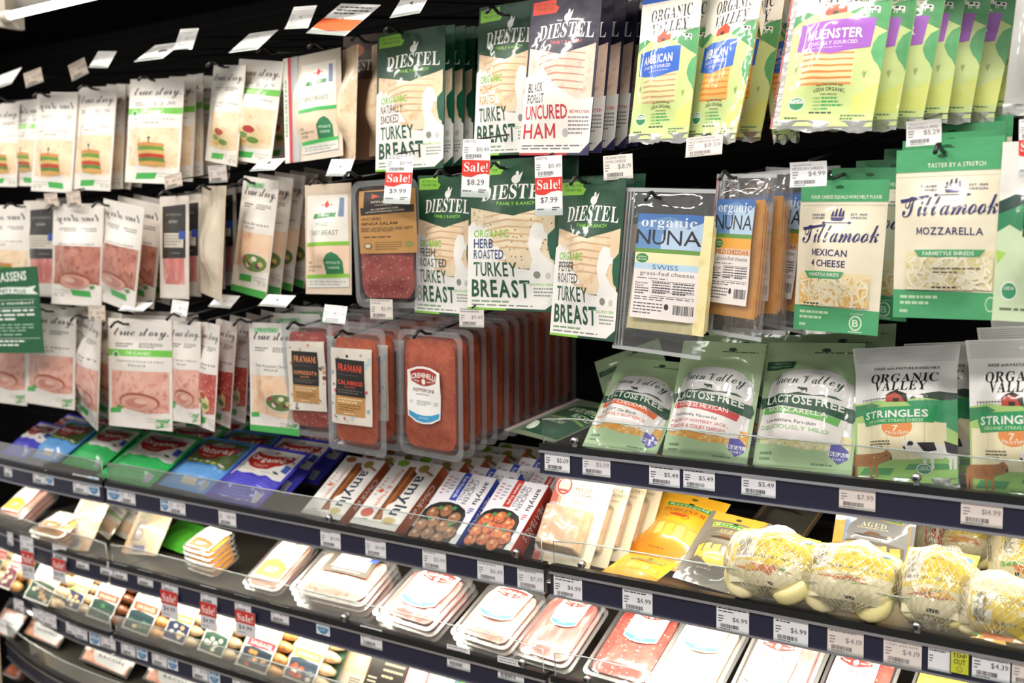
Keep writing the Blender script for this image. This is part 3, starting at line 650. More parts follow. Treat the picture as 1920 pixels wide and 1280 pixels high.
def stringles(y):
    a = Art()
    for k in range(8): a.r(.03, .012+k*.014, .97, .018+k*.014, '#d3d3d3')
    a.e(.52, .06, .03, .016, '#dededf'); a.e(.52, .06, .022, .011, '#eeeeee')
    a.t('MADE with PASTURE-RAISED MILK', .2, .155, .84, .175, '#3a4a40', 'b'); a.t('ORGANIC', .17, .205, .83, .275, '#1f1d22', 'r', sl=-.008); a.t('VALLEY', .22, .27, .74, .345, '#1f1d22', 'r', sl=-.008)
    a.p([(.6, .40), (.72, .37), (.84, .345), (1, .355), (1, .48), (.6, .43)], '#3a4a40')
    a.p([(0, .43), (.2, .415), (.45, .43), (.7, .40), (1, .42), (1, 1), (0, 1)], '#aed07a')
    a.p([(0, .44), (.2, .43), (.3, .46), (0, .53)], '#3f8a5a'); a.p([(.55, .43), (1, .40), (1, .64), (.8, .56)], '#3f9a6a')
    for k in range(9): a.r(.08+k*.036, .395, .084+k*.036, .42, '#2a2622')
    a.r(.08, .402, .4, .405, '#2a2622')
    a.p([(.36, .43), (.36, .39), (.4, .362), (.46, .35), (.54, .37), (.57, .43)], '#b6402c'); a.p([(.34, .392), (.4, .358), (.46, .343), (.56, .372), (.575, .43), (.545, .43), (.5, .38), (.44, .36)], '#2a2420'); a.r(.43, .405, .49, .43, '#2a1814')
    cow(a, .62, .375, .1, .05, '#ece8e0')
    a.p([(.02, .57), (.9, .57), (.9, .84), (.02, .84)], '#f4e9c4')
    for k in range(1, 5): a.r(.02+k*.176, .575, .026+k*.176, .83, '#d9c692')
    a.p([(0, .83), (.5, .85), (1, .80), (1, 1), (0, 1)], '#9cca6c'); a.p([(.1, .9), (.4, .9), (.35, .95), (.05, .95)], '#4a9a5a'); a.p([(.55, .87), (.9, .86), (.95, .9), (.5, .91)], '#4a9a5a')
    a.e(.47, .61, .15, .075, '#ea9450'); a.t('7.', .425, .60, .51, .645, '#f8ecd8', 'b'); a.t('PROTEIN', .36, .65, .58, .67, '#f8ecd8', 'b', arc=-.012)
    a.p([(.07, .48), (.12, .475), (.83, .455), (.8, .575), (.12, .60)], '#2a9a5e'); a.t('STRiNGLES', .12, .49, .76, .545, '#f2f4ec', 'h', sl=-.012); a.t('ORGANIC STRING CHEESE', .16, .556, .72, .578, '#bfe6b0', 'b', sl=-.008)
    a.ln(.17, .71, .4, 3, .02, '#6a6450', .5, 3)
    cow(a, .52, .70, .47, .2, '#efebe6', '#2a2628'); a.p([(.66, .725), (.8, .715), (.82, .77), (.72, .79)], '#2c2a2e'); a.p([(.88, .70), (1, .73), (1, .80), (.9, .78)], '#2c2a2e'); a.e(.60, .73, .03, .016, '#2c2a2e', 8)
    cow(a, .40, .775, .44, .185, '#b5743a', '#3a2418', -1); a.e(.11, .85, .07, .035, '#a5662e', 10)
    a.e(.69, .905, .075, .038, '#e6efe4'); a.e(.69, .905, .065, .032, '#3f8a68'); a.r(.63, .905, .75, .909, '#e6efe4'); a.t('USDA', .65, .885, .73, .9, '#e6efe4')
    a.ln(.4, .96, .8, 1, .018, '#5a9a52', .5, 3)
    return a
# ------------------------------------------------------------------ top row, right: hanging turkey, ham and sliced cheese
YT = .07; UP = .15
def back(dy, up=UP): return (0, dy, dy*up)
o = bag('turkey_pack', 'green and white naturally smoked turkey breast pack in front on its hook', 'lunch meat', (705, 832, 57, 319, YT, -3, 0, .5), diestel('t', [('NATURALLY', .45, '#6a4a3e'), ('SMOKED', .40, '#6a4a3e'), 0, 0]), DG, .010, seed=1)
row(o, 6, back(.030), 'green and white smoked turkey breast pack', 'naturally smoked turkey packs on the top row')
o = bag('turkey_pack', 'green honey roasted turkey breast pack hanging left of the dark ham packs', 'lunch meat', (893, 1003, 8, 291, YT+.015, -3, -6, 2), diestel('t', [('HONEY', .34, '#d9a03c'), ('ROASTED', .42, '#d9a03c'), 0, 0]), DG, .011, seed=2)
row(o, 2, back(.035), 'green honey roasted turkey breast pack', 'honey roasted turkey packs on the top row')
o = bag('ham_pack', 'dark topped black forest uncured ham pack with bright glare, in front on its hook', 'lunch meat', (985, 1115, -6, 291, YT-.045, -5, -4, 3.5), diestel('h', None, top='#262238', tagc='#d8402f', meat='ham_pale', fam='#c8545a'), '#262238', .012, seed=3)
row(o, 6, back(.042), 'dark topped uncured ham pack', 'black forest ham packs on the top row')
zip_ = lambda col: (lambda o, w, h, sf: None)
def foil(o, w, h, sf):
    g = G(); n = 22
    for s in (0, 1):
        pass
    vs = []; q = random.Random(int(w*1e5))
    for i in range(n+1):
        u = i/n; y = -sf(u, .985)-.0012; vs += [((u-.5)*w*1.01, y-.001*math.sin(9*u), .018*h+.004), ((u-.5)*w*1.01, y-.002*math.sin(17*u), .004), ((u-.5)*w*1.01, y+.001, -.006+.0022*math.sin(13*u)+q.uniform(-.001, .001))]
    fs = [f for i in range(n) for f in ((3*i, 3*i+1, 3*i+4, 3*i+3), (3*i+1, 3*i+2, 3*i+5, 3*i+4))]
    g.add(vs, fs, 'foil', True); obj('bottom_seal', g.mesh('bottom_seal'), o)
m, nt, b = newmat('foil'); b.inputs['Base Color'].default_value = (.75, .76, .74, 1); b.inputs['Metallic'].default_value = .85; b.inputs['Roughness'].default_value = .28; bumped(nt, b, 45, .6, .006)
def side_zip(o, w, h, sf):
    foil(o, w, h, sf); g = G(); n = 14
    vs = []
    for i in range(n+1):
        v = i/n
        for u in (-.085, -.06, -.001): vs.append(((u-.5)*w, -sf(0, v)-.0006, (1-v)*h-.004))
    g.add(vs, [f for i in range(n) for f in ((3*i, 3*i+3, 3*i+4, 3*i+1), )], '#b5645e'); g.add(vs, [f for i in range(n) for f in ((3*i+1, 3*i+4, 3*i+5, 3*i+2), )], 'frost_seal')
    a = Art(); a.t('RESEALABLE', -.082, .33, -.062, .56, '#3a2c30', 'b', rot=-90); a.t('RESEALABLE', -.082, .72, -.062, .94, '#3a2c30', 'b', rot=-90); a.t('RESEALABLE', -.082, .0, -.062, .16, '#3a2c30', 'b', rot=-90)
    a.onto(g, w, h, lambda u, v: sf(0, v), flat_=True, lift=.0010); obj('zip_strip', g.mesh('zip_strip'), o)
LGR = '#c9da90'
o = bag('cheese_slices_bag', 'white american sliced cheese bag with blue banner, hanging right of the ham packs', 'cheese', (1196, 1306, -12, 262, YT-.02, -4, -4, 2.5), ovcheese('AMERICAN', '#2f66c8', 'swiss', '#c9a878'), LGR, .011, bot=.07, bend=.012, seed=4, extra=foil)
row(o, 3, (.004, .036, .008), 'white american sliced cheese bag', 'white american cheese bags on the top row', 2)
o = bag('cheese_slices_bag', 'orange american sliced cheese bag with blue banner, twisted on its hook', 'cheese', (1316, 1412, -30, 262, YT-.03, -5, -28, 5), ovcheese('AMERICAN', '#2f66c8', 'cheddar', '#e08a34'), LGR, .013, bot=.07, bend=.016, seed=5, extra=foil, cback='#ee9c3a')
row(o, 1, (.012, .045, .004), 'orange american sliced cheese bag', 'orange american cheese bags on the top row', 3, lean=10)
o = bag('cheese_slices_bag', 'cheese bag turned edge-on with orange slices showing, between the twisted and purple bags', 'cheese', (1432, 1482, -30, 262, YT+.02, -4, 62, -6), ovcheese('AMERICAN', '#2f66c8', 'cheddar', '#e08a34'), '#7a8a4a', .008, bot=.07, seed=6, extra=foil, cback='#ee9c3a')
o = bag('cheese_slices_bag', 'orange american cheese bag half hidden behind the purple bannered bag', 'cheese', (1462, 1560, -38, 215, YT+.14, -2, 10, 0), ovcheese('AMERICAN', '#2f66c8', 'cheddar', '#e08a34'), LGR, .011, bot=.07, seed=9, extra=foil, cback='#ee9c3a')
o = bag('cheese_slices_bag', 'muenster sliced cheese bag with purple banner in front of its row', 'cheese', (1484, 1660, -75, 240, YT-.05, -6, -5, 5), ovcheese('MUENSTER', '#a05ac0', 'swiss', '#e8924a'), LGR, .013, bot=.06, bend=.012, seed=7, extra=side_zip)
row(o, 8, (.024, .034, .004), 'muenster sliced cheese bag with purple banner', 'muenster cheese bags on the top row', 2.5)
bag('cheese_slices_bag', 'grey backed cheese bag cut by the right edge of the picture on the top row', 'cheese', (1896, 2010, -60, 205, YT-.02, -4, -6, 4), None, '#a9a9a6', .010, bot=.06, seed=8, extra=foil)
# ------------------------------------------------------------------ second row, right
YM = .035
def herb(extra_m='turkey'): pass
bag('turkey_pack', 'organic fresh roasted turkey breast pack beside the salami tray', 'lunch meat', (780, 886, 329, 590, YM+.015, -2, 0, 2), diestel('t', [('FRESH', .42, '#3f4a4a'), ('ROASTED', .62, '#3f4a4a'), 0, 0]), DG, .011, seed=11)
o = bag('turkey_pack', 'organic herb roasted turkey breast pack with blue herb lettering, hanging above the pepperoni', 'lunch meat', (876, 1043, 298, 583, YM, -2, 0, .5), diestel('t', [('HERB', .34, '#24407a'), ('ROASTED', .46, '#24407a'), 0, 0], meat='turkey_herb'), DG, .013, seed=12)
row(o, 1, (.022, .03, .004), 'herb roasted turkey breast pack', 'herb roasted turkey packs')
o = bag('turkey_pack', 'organic pepper roasted turkey breast pack hanging left of the swiss cheese bag', 'lunch meat', (1040, 1162, 335, 635, YM-.02, -5, -10, 2), diestel('t', [('PEPPER', .4, '#4a4644'), ('ROASTED', .46, '#4a4644'), 0, 0]), DG, .013, seed=13)
row(o, 2, (.0, .034, .005), 'pepper roasted turkey breast pack', 'pepper roasted turkey packs')
def nunabag(name, strip, blue, cheese, lab):
    def ex(o, w, h, sf):
        x0, x1, v0, v1 = lab
        g = G(); th = .008
        for k in range(5):
            z0 = (1-v1)*h-.018+k*.004; g.prism([((x0-.06-.5)*w+k*.002, z0), ((x1+.09-.5)*w-.003*(k % 2), z0-.002*k), ((x1+.09-.5)*w-.003*(k % 2), (1-v0)*h-.004*k), ((x0+.0-.5)*w+k*.002, (1-v0)*h)], -.0035+k*.0022-.001, -.0035+k*.0022+.0008, cheese)
        obj('cheese_slices', g.mesh('cheese_slices'), o)
        lw_, lh = (x1-x0)*w, (v1-v0)*h; a = nuna(name, strip, blue); g = G(); lx = ((x0+x1)/2-.5)*w; lz = (1-v1)*h
        base = Art(); base.r(0, 0, 1, 1, '#ece4e0/paper'); base.it += a.it
        base.onto(g, lw_, lh, lambda u, v: sf((lx+(u-.5)*lw_)/w+.5, 1-(lz+(1-v)*lh)/h), x0=lx, z0=lz, step=.00012, lift=.0009); obj('label', g.mesh('label'), o)
        g = G()
        for v, s in ((.012, 1), (.985, 1)):
            g.box(-w/2, w/2, -.0012, .0012, (1-v)*h-.004, (1-v)*h+.002, 'frost_seal')
        for k in range(3): g.box(-w/2+.004+k*.006, -w/2+.006+k*.006, -.0016, .0016, .006, h-.006, 'frost_seal')
        obj('heat_seal', g.mesh('heat_seal'), o)
        g = G(); g.box(-w/2-.0004, -w/2+.003, -.0008, .0008, .02, h, '#a8606c'); obj('tear_strip', g.mesh('tear_strip'), o)
    return ex
o = bag('cheese_slices_bag', 'clear bag of pale swiss cheese slices with blue and white label', 'cheese', (1158, 1326, 352, 665, YM-.035, -4, -6, 3.5), None, 'clear_film', .009, extra=nunabag('SWISS', '#bcd8ec', '#6a92c4', 'swiss', (.22, .93, .16, .79)), seed=14, top=.02, bot=.02, part='clear_bag', bend=0, pw=.22)
o = bag('cheese_slices_bag', 'clear bag of mild cheddar slices with blue topped label, in front on its hook', 'cheese', (1330, 1440, 325, 633, YM-.03, -4, -24, 3), None, 'clear_film', .010, extra=nunabag('MILD CHEDDAR', '#eec8a0', '#6a92c4', 'cheddar', (.16, .80, .16, .80)), seed=15, top=.02, bot=.02, part='clear_bag', pw=.22)
row(o, 3, (.02, .035, .004), 'clear bag of mild cheddar slices', 'mild cheddar bags', 4)
wdT = lambda v: 1-.03*v
o = bag('shredded_cheese_bag', 'cream and green mexican four cheese shreds bag in front on its hook', 'cheese', (1492, 1656, 338, 624, YM-.02, -3, -8, 2), tillamook('FOUR CHEESE EQUALS MORE MELT PLEASE', ['MEXICAN', '4 CHEESE'], ['#f2d28a', '#f3e2b0', '#f0bc6c', '#f8f0d6', '#f6e6bc']), '#efe6cd', .016, wd=wdT, seed=16, cback='#4ba56e')
row(o, 4, (.026, .045, .016), 'cream and green mexican four cheese shreds bag', 'mexican cheese shreds bags', 1)
o = bag('shredded_cheese_bag', 'large cream and green mozzarella shreds bag with navy brush lettering, in front on its hook', 'cheese', (1674, 1870, 278, 598, YM-.045, -2, 0, .3), tillamook('TASTIER BY A STRETCH', ['MOZZARELLA'], ['#f2e8c2', '#ecdfae', '#f8f2dc', '#e6d8a4', '#f5edd0']), '#efe6cd', .018, wd=wdT, seed=17, cback='#4ba56e')
row(o, 4, (-.006, .05, .014), 'cream and green mozzarella shreds bag', 'mozzarella shreds bags', 1)
def ovshred():
    a = Art(); a.r(0, 0, 1, .36, '#f0eee8'); a.p([(0, .33), (.2, .29), (.5, .33), (1, .30), (1, .45), (0, .42)], '#24423a'); a.p([(0, .4), (.3, .36), (.6, .44), (1, .4), (1, 1), (0, 1)], '#cfe2bc')
    a.p([(0, .4), (.3, .35), (.38, .42), (.3, .5), (.14, .46), (0, .5)], '#2f8a5c'); a.r(.32, .38, 1, .53, '#24262a'); a.t('SHREDS', .42, .41, .95, .49, '#f2f0ea')
    a.e(.18, .83, .1, .055, '#eef4ea'); a.e(.18, .83, .085, .045, '#3f9a68'); a.t('USDA', .12, .805, .24, .825, '#eef4ea'); a.ln(.08, .925, .8, 1, .03, '#6a7a60', .5, 2); a.e(.6, .72, .22, .1, '#f0dc98'); a.p([(0, .6), (.12, .62), (.02, .68)], '#a9d45a'); return a
bag('shredded_cheese_bag', 'white and pale green shreds bag cut by the right edge in the second row', 'cheese', (1868, 2040, 264, 606, YM-.05, -2, -4, 1.5), ovshred(), '#cfe2bc', .016, seed=18)
hk = 'black wire peg holding the %s'
for px, py, Y, l, tg in ((752, 62, YT, 'naturally smoked turkey packs', (742, 291, .0)), (942, 28, YT, 'honey roasted turkey packs', (893, 264, -.02)), (1080, 0, YT-.02, 'black forest ham packs', (1028, 292, .0)),
                         (1250, -18, YT, 'white american cheese bags', (1160, 291, .02)), (1365, -40, YT, 'orange american cheese bags', (1320, 256, .0)), (1580, -90, YT, 'muenster cheese bags', (1732, 226, .0)),
                         (845, 330, YM, 'fresh roasted turkey pack', None), (945, 316, YM-.005, 'herb roasted turkey packs', (884, 577, .03)), (1098, 343, YM-.02, 'pepper roasted turkey packs', None),
                         (1237, 372, YM-.03, 'swiss cheese bag', None), (1374, 334, YM-.03, 'mild cheddar bags', None), (1560, 335, YM-.02, 'mexican cheese shreds bags', (1514, 305, -.03)), (1770, 285, YM-.045, 'mozzarella shreds bags', None)):
    hook(px, py, Y, hk % l, tg)
hg = 'tickets hung in front of the peg rows'
SP = '#f2f2f4/paper'
ticket('white sale ticket reading 9.99 hung over the salami tray', (722, 772, 290, 382, -.005, 6, 0, 3), '$10.99', None, SP, 11, '$9.99', group=hg)
ticket('white sale ticket reading 8.29 hung between the turkey packs', (866, 918, 261, 370, -.03, 0, 0, 4), '$10.49', ['DIESTEL'], SP, 12, '$8.29', group=hg)
ticket('white sale ticket reading 7.99 hung left of the pepper roasted turkey', (1003, 1054, 292, 404, -.01, 0, 0, 0), '$10.49', ['DIESTEL'], SP, 13, '$7.99', group=hg)
ticket('white ticket reading 8.19 hung below the white american cheese', (1131, 1186, 290, 336, .015, 0, 0, -1.5), '$8.19', ['ORGANIC NUNA', 'SWISS CHEESE'], '#efe6de/paper', 14, group=hg)
ticket('pink-white ticket reading 8.59 hung below the twisted cheese bags', (1286, 1354, 255, 292, -.005, 12, 0, -2), '$8.59', ['ORGANIC NUNA', 'MILD CHEDDAR SLICE'], '#ecdcd4/paper', 15, group=hg)
ticket('curled white ticket reading 4.99 hung over the mexican shreds bag', (1480, 1549, 303, 350, -.035, 0, 0, 0), '$4.99', ['TILLAMOOK', 'MEXICAN SHREDS'], '#efeeef/paper', 16, group=hg, curl=.003)
ticket('curled white ticket reading 5.29 hung below the purple bannered cheese row', (1698, 1764, 225, 273, -.005, 0, 0, -1), '$5.29', ['TILLAMOOK', 'MOZZARELLA SHRED'], '#eeebe8/paper', 17, group=hg, curl=.003)
ticket('white and red sale ticket cut by the right edge of the picture', (1910, 1962, 222, 330, -.03, 0, 0, -1), '$6.49', ['ORGANIC'], SP, 18, '$5.99', group=hg)
# ------------------------------------------------------------------ shelf goods, right
def lean(xl, xr, yt, yb, deck, tilt, yaw=0, roll=0, ymin=.018, lift=0.010):
    """a spec for something standing on a deck and leaning back: its foot is put where that deck is seen"""
    mx = (xl+xr)/2; y0 = max(atz(mx, yb, deck+lift).y, ymin); Y = y0+.05
    q = at(mx, yb, y0); yb = pix((q.x, y0, max(q.z, deck+lift)))[1]
    for _ in range(8):
        mw = solve(xl, xr, yt, yb, Y, tilt, yaw, roll)[2]; Y += y0-mw[1][3]
    return (xl, xr, yt, yb, Y, tilt, yaw, roll)
D1, D2, D3, D4, D5 = (z-.0115 for z in (Z1, Z2, Z3, Z4, Z5))
def back_n(o, k, dz=0, dx=0):
    """step behind a leaning item, along its own back"""
    return (dx, k/max(.3, o.matrix_world[1][1]), dz)
PG = '#b3cfa0'
def rim_art(): return None
def flatpack():
    a = Art(); a.r(.0, .0, 1, 1, '#7d8a72'); a.p([(.3, .2), (.95, .12), (.98, .95), (.12, .92)], '#24503a'); a.t('BLACK PEPPER', .36, .3, .9, .4, '#cfe0b4', 'b'); a.t('SLICED', .6, .44, .92, .52, '#cfe0b4', 'b')
    a.r(.25, .56, .94, .60, '#7a9a54'); a.t('ORGANIC CHEESE', .3, .64, .7, .7, '#cfe0b4'); a.e(.26, .82, .12, .07, '#dfe8d8'); a.p([(.45, .0), (.8, .0), (.84, .1), (.5, .12)], '#9ac43c'); return a
def redzip(o, w, h, sf):
    g = G(); g.box(-w/2-.012, -w/2, -.0012, .0012, 0, h, 'frost_seal'); g.box(-w/2-.015, -w/2-.012, -.0014, .0014, 0, h, '#a8463c'); obj('zip_strip', g.mesh('zip_strip'), o)
bag('cheese_slices_bag', 'green sliced cheese packet lying flat at the left end of the upper right shelf', 'cheese', lean(1000, 1132, 742, 832, D1, 76, -22, 0), flatpack(), '#7d8a72', .008, seed=21, extra=redzip, pw=.4)
o = bag('shredded_cheese_bag', 'green lactose free mild cheddar shreds bag with orange band, on the upper right shelf', 'cheese', lean(1124, 1266, 668, 852, D1, 40, 0, 3), greenvalley('MILD CHEDDAR', '#e2683c', 'Fresh Off The Block', 'DELICIOUSLY BUTTERY', None, '#f0a088', 'cheddar'), PG, .026, bot=.02, seed=22, pw=.55)
bag('shredded_cheese_bag', 'plain pale green bag tipped over behind the mild cheddar shreds', 'cheese', lean(1126, 1262, 648, 800, D1, 30, 10, -24, .14), greenvalley('MILD CHEDDAR', '#e2683c', 'Fresh Off The Block', 'DELICIOUSLY BUTTERY', None, '#f0a088', 'cheddar', True), PG, .02, seed=23)
o = bag('shredded_cheese_bag', 'green lactose free cheese mexican shreds bag with red band', 'cheese', lean(1259, 1418, 638, 870, D1, 24, 0, 0), greenvalley('4 CHEESE MEXICAN', '#cf4648', 'Deliciously Flavorful', 'A BLEND OF MONTEREY JACK,', 'CHEDDAR & COLBY CHEESES', '#e08a8c', 'cheddar'), PG, .028, bot=.02, seed=24, pw=.55)
row(o, 2, back_n(o, .054, .006), 'green lactose free mexican shreds bag with red band', 'mexican shreds bags on the upper right shelf', 2)
o = bag('shredded_cheese_bag', 'green lactose free mozzarella shreds bag with light green band', 'cheese', lean(1424, 1608, 640, 886, D1, 24, 0, -2), greenvalley('MOZZARELLA', '#6cba5c', 'Low moisture, Part-skim', 'DELICIOUSLY MILD', None, '#9fd094', 'swiss', True), PG, .03, bot=.02, seed=25, pw=.55)
row(o, 2, back_n(o, .056, .01, .01), 'green lactose free mozzarella shreds bag', 'mozzarella shreds bags on the upper right shelf', 2)
wdS = lambda v: 1.05-.07*min(1, v/.2) if v < .2 else .98
o = bag('string_cheese_bag', 'white and green string cheese bag with cows, beside the green mozzarella shreds', 'cheese', lean(1600, 1795, 648, 903, D1, 15, 0, -5), stringles(0), '#f0eeec', .03, top=.13, bot=.03, wd=wdS, seed=26, pw=.6, extra=foil)
row(o, 2, back_n(o, .056, .0, .022), 'white and green string cheese bag', 'string cheese bags with cows')
o = bag('string_cheese_bag', 'white and green string cheese bag cut by the right edge of the picture', 'cheese', lean(1814, 2012, 634, 932, D1, 10, 0, -4), stringles(0), '#f0eeec', .03, top=.13, bot=.03, wd=wdS, seed=27, pw=.6, extra=foil)
row(o, 2, back_n(o, .056, .014, .004), 'white and green string cheese bag at the right edge', 'string cheese bags at the right edge')
# ---- lower right shelf
def mousse_art():
    a = Art(); a.r(0, 0, 1, 1, '#ecdfc4/card'); a.r(0, 0, .12, 1, '#b4503c/card'); a.r(.12, .0, .18, 1, '#c9a08a/card')
    a.e(.17, .11, .145, .115, '#f2e8d8/card', 24); a.e(.17, .11, .132, .105, '#b8342c/card', 24); a.e(.17, .11, .1, .08, '#f2e8d8/card', 20)
    a.e(.17, .105, .03, .05, '#e3c9b8/card', 12); a.e(.12, .13, .03, .04, '#e3c9b8/card', 12); a.e(.22, .13, .03, .04, '#e3c9b8/card', 12); a.p([(.09, .15), (.25, .15), (.24, .175), (.1, .175)], '#b8342c/card')
    a.t('THREE LITTLE PIGS', .07, .02, .27, .04, '#f2e8d8/card', 'b', arc=.03); a.e(.52, .045, .016, .012, '#9a8f7a/card', 10)
    a.t('MOUSSE', .38, .10, .66, .145, '#3f3a34/card', 'b'); a.t('DE FOIE', .68, .105, .9, .145, '#5a544a/card', 's'); a.t('DE', .38, .165, .44, .2, '#5a544a/card', 's'); a.t('CANARD', .46, .16, .72, .205, '#3f3a34/card', 'b'); a.t('AU PORTO', .74, .165, .98, .205, '#5a544a/card', 's')
    a.t('PORK AND DUCK LIVER MOUSSE', .38, .24, .88, .262, '#6a6458/card', 's'); a.t('WITH PORT WINE', .38, .275, .62, .297, '#6a6458/card', 's'); a.ln(.8, .03, .97, 3, .02, '#a89f8a/card', .4, 2)
    a.e(.72, .87, .06, .045, '#d9ccb0/card'); return a
def mousse(label, spec):
    w_, h_, mw = solve(*spec); o = thing('mousse_pack', label, 'pate', mw); g = G(); g.box(-w_/2, w_/2, 0, .0016, 0, h_, '#ecdfc4/card'); mousse_art().onto(g, w_, h_, lambda u, v: 0, flat_=True, step=.0001, lift=.0002); obj('card', g.mesh('card'), o)
    g = G(); sf = puff(.024, 0, 0, 0, .0004, 3, 0, .16); g2 = G(); pouch(g2, w_*.78, h_*.52, sf, 'pate', back=0); p = obj('mousse', g2.mesh('mousse'), o); p.location = (-w_*.08, -.001, h_*.14)
    g = G(); g.prism(rr(w_*.86, h_*.58, .01), -.0035, -.001, 'clear_tray'); p = obj('blister', g.mesh('blister'), o); p.location = (-w_*.08, 0, h_*.11)
    return o
o = mousse('cream card of duck mousse with red round emblem, front of its row', lean(1018, 1130, 893, 1066, D2, 32, 0, 2, .03))
row(o, 6, back_n(o, .034, 0, .014), 'cream card of duck mousse', 'duck mousse cards', .8)
def kerry(bg, word, wc, wincol, emblem, top):
    a = Art(); a.p([(.08, 0), (.92, 0), (.92, .12), (.5, .10), (.08, .12)], top) ; a.e(.5, .06, .05, .018, '#6a5018' if bg == '#f2b62c' else '#3a3a3a', 10)
    a.p([(.14, .15), (.5, .128), (.86, .15), (.84, .225), (.5, .20), (.16, .225)], '#e8c040'); a.p([(.155, .16), (.5, .138), (.845, .16), (.825, .216), (.5, .192), (.175, .216)], '#2f9a42'); a.t('Kerrygold', .2, .152, .8, .196, '#f4f2e0', 'r', arc=.014)
    a.e(.5, .13, .05, .012, '#2a2a26', 10)
    a.t(word, .18 if word == 'DUBLINER' else .34, .245, .82 if word == 'DUBLINER' else .66, .30, wc, 'r', arc=.006)
    if word != 'DUBLINER': a.t('CHEDDAR', .3, .31, .7, .328, wc, 'b')
    else: a.t('IRISH CHEESE', .34, .31, .66, .325, wc)
    if emblem == 'bike':
        for cx_, r_ in ((.36, .05), (.62, .055)):
            a.e(cx_, .385, r_, .034, wc, 16); a.e(cx_, .385, r_-.012, .026, bg, 14)
        a.p([(.36, .38), (.45, .34), (.6, .345), (.66, .36), (.62, .39), (.45, .39)], wc)
    else:
        a.p([(.26, .40), (.5, .385), (.78, .39), (.7, .425), (.36, .425)], '#4a3a30'); a.p([(.4, .39), (.46, .355), (.58, .36), (.62, .39)], '#7a5a44'); a.e(.72, .40, .03, .022, '#c9b49a', 8)
    a.p([(.12, .50), (.3, .47), (.7, .47), (.9, .5), (.9, .66), (.12, .7)], '#d9a63c' if bg == '#f2b62c' else '#6a6258')
    for k in range(5): a.p([(.14+k*.15, .52), (.25+k*.15, .50), (.27+k*.15, .65), (.16+k*.15, .68)], '#f4d070' if k % 2 else '#f0c050')
    if wincol: a.p([(0, .74), (.3, .68), (.7, .70), (1, .76), (1, 1), (0, 1)], wincol)
    if bg != '#f2b62c':
        a.r(.93, .0, .945, 1, '#c9a43c'); a.p([(.2, .66), (.4, .58), (.62, .60), (.78, .72), (.5, .78)], '#e8a64a')
    a.ln(.3, .8, .7, 1, .03, '#b4702c' if bg == '#f2b62c' else '#8a8278', .5, 3)
    return a
YK = '#f2b62c'
o = bag('cheese_bag', 'bright yellow cheddar snack bag with green banner leaning on the lower right shelf', 'cheese', lean(1196, 1338, 918, 1066, D2, 52, -10, 3, .03), kerry(YK, 'DUBLINER', '#c9542c', '#ee9a2c', 'bike', '#e0aa2a'), YK, .018, seed=31, cback='#efe6d0', bend=-.006)
bag('cheese_bag', 'yellow cheese bag lying flat under the leaning bright yellow one', 'cheese', lean(1138, 1262, 1040, 1096, D2, 80, -6, 0, .03), kerry(YK, 'DUBLINER', '#c9542c', '#ee9a2c', 'bike', '#e0aa2a'), YK, .008, seed=35, cback='#efe6d0')
GK = '#77746c'
o = bag('cheese_bag', 'grey aged cheddar bag with green banner half hidden by the yellow bag', 'cheese', lean(1288, 1418, 958, 1104, D2, 52, -8, 3, .03), kerry(GK, 'AGED', '#e8d8a0', '#55514c', 'boat', '#c9a43c'), GK, .016, seed=32, cback='#55514c', bend=-.004)
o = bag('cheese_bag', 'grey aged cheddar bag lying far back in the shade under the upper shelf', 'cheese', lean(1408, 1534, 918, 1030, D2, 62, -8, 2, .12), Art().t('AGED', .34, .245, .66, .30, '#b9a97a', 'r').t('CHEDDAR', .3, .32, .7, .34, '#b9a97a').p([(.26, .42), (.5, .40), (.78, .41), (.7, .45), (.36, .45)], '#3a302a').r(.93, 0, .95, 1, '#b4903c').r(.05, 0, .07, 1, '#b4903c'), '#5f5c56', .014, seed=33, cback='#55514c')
def bluezip(o, w, h, sf):
    g = G(); g.box(-w/2-.001, -w/2+.016, -.002-sf(0, .5), -sf(0, .5)-.0002, 0, h, '#e0a830'); g.box(-w/2+.016, -w/2+.034, -.003-sf(.1, .5), -sf(.1, .5)+.001, 0, h, '#7d95b8'); obj('zip_strip', g.mesh('zip_strip'), o)
bag('cheese_bag', 'grey aged cheddar bag with yellow and blue side strips standing behind the cheese nets', 'cheese', lean(1560, 1712, 940, 1100, D2, 18, 0, 2, .10), kerry('#8f9296', 'AGED', '#f0e8c8', '#e8b84a', 'boat', '#e0b040'), '#8f9296', .014, seed=34, extra=bluezip)
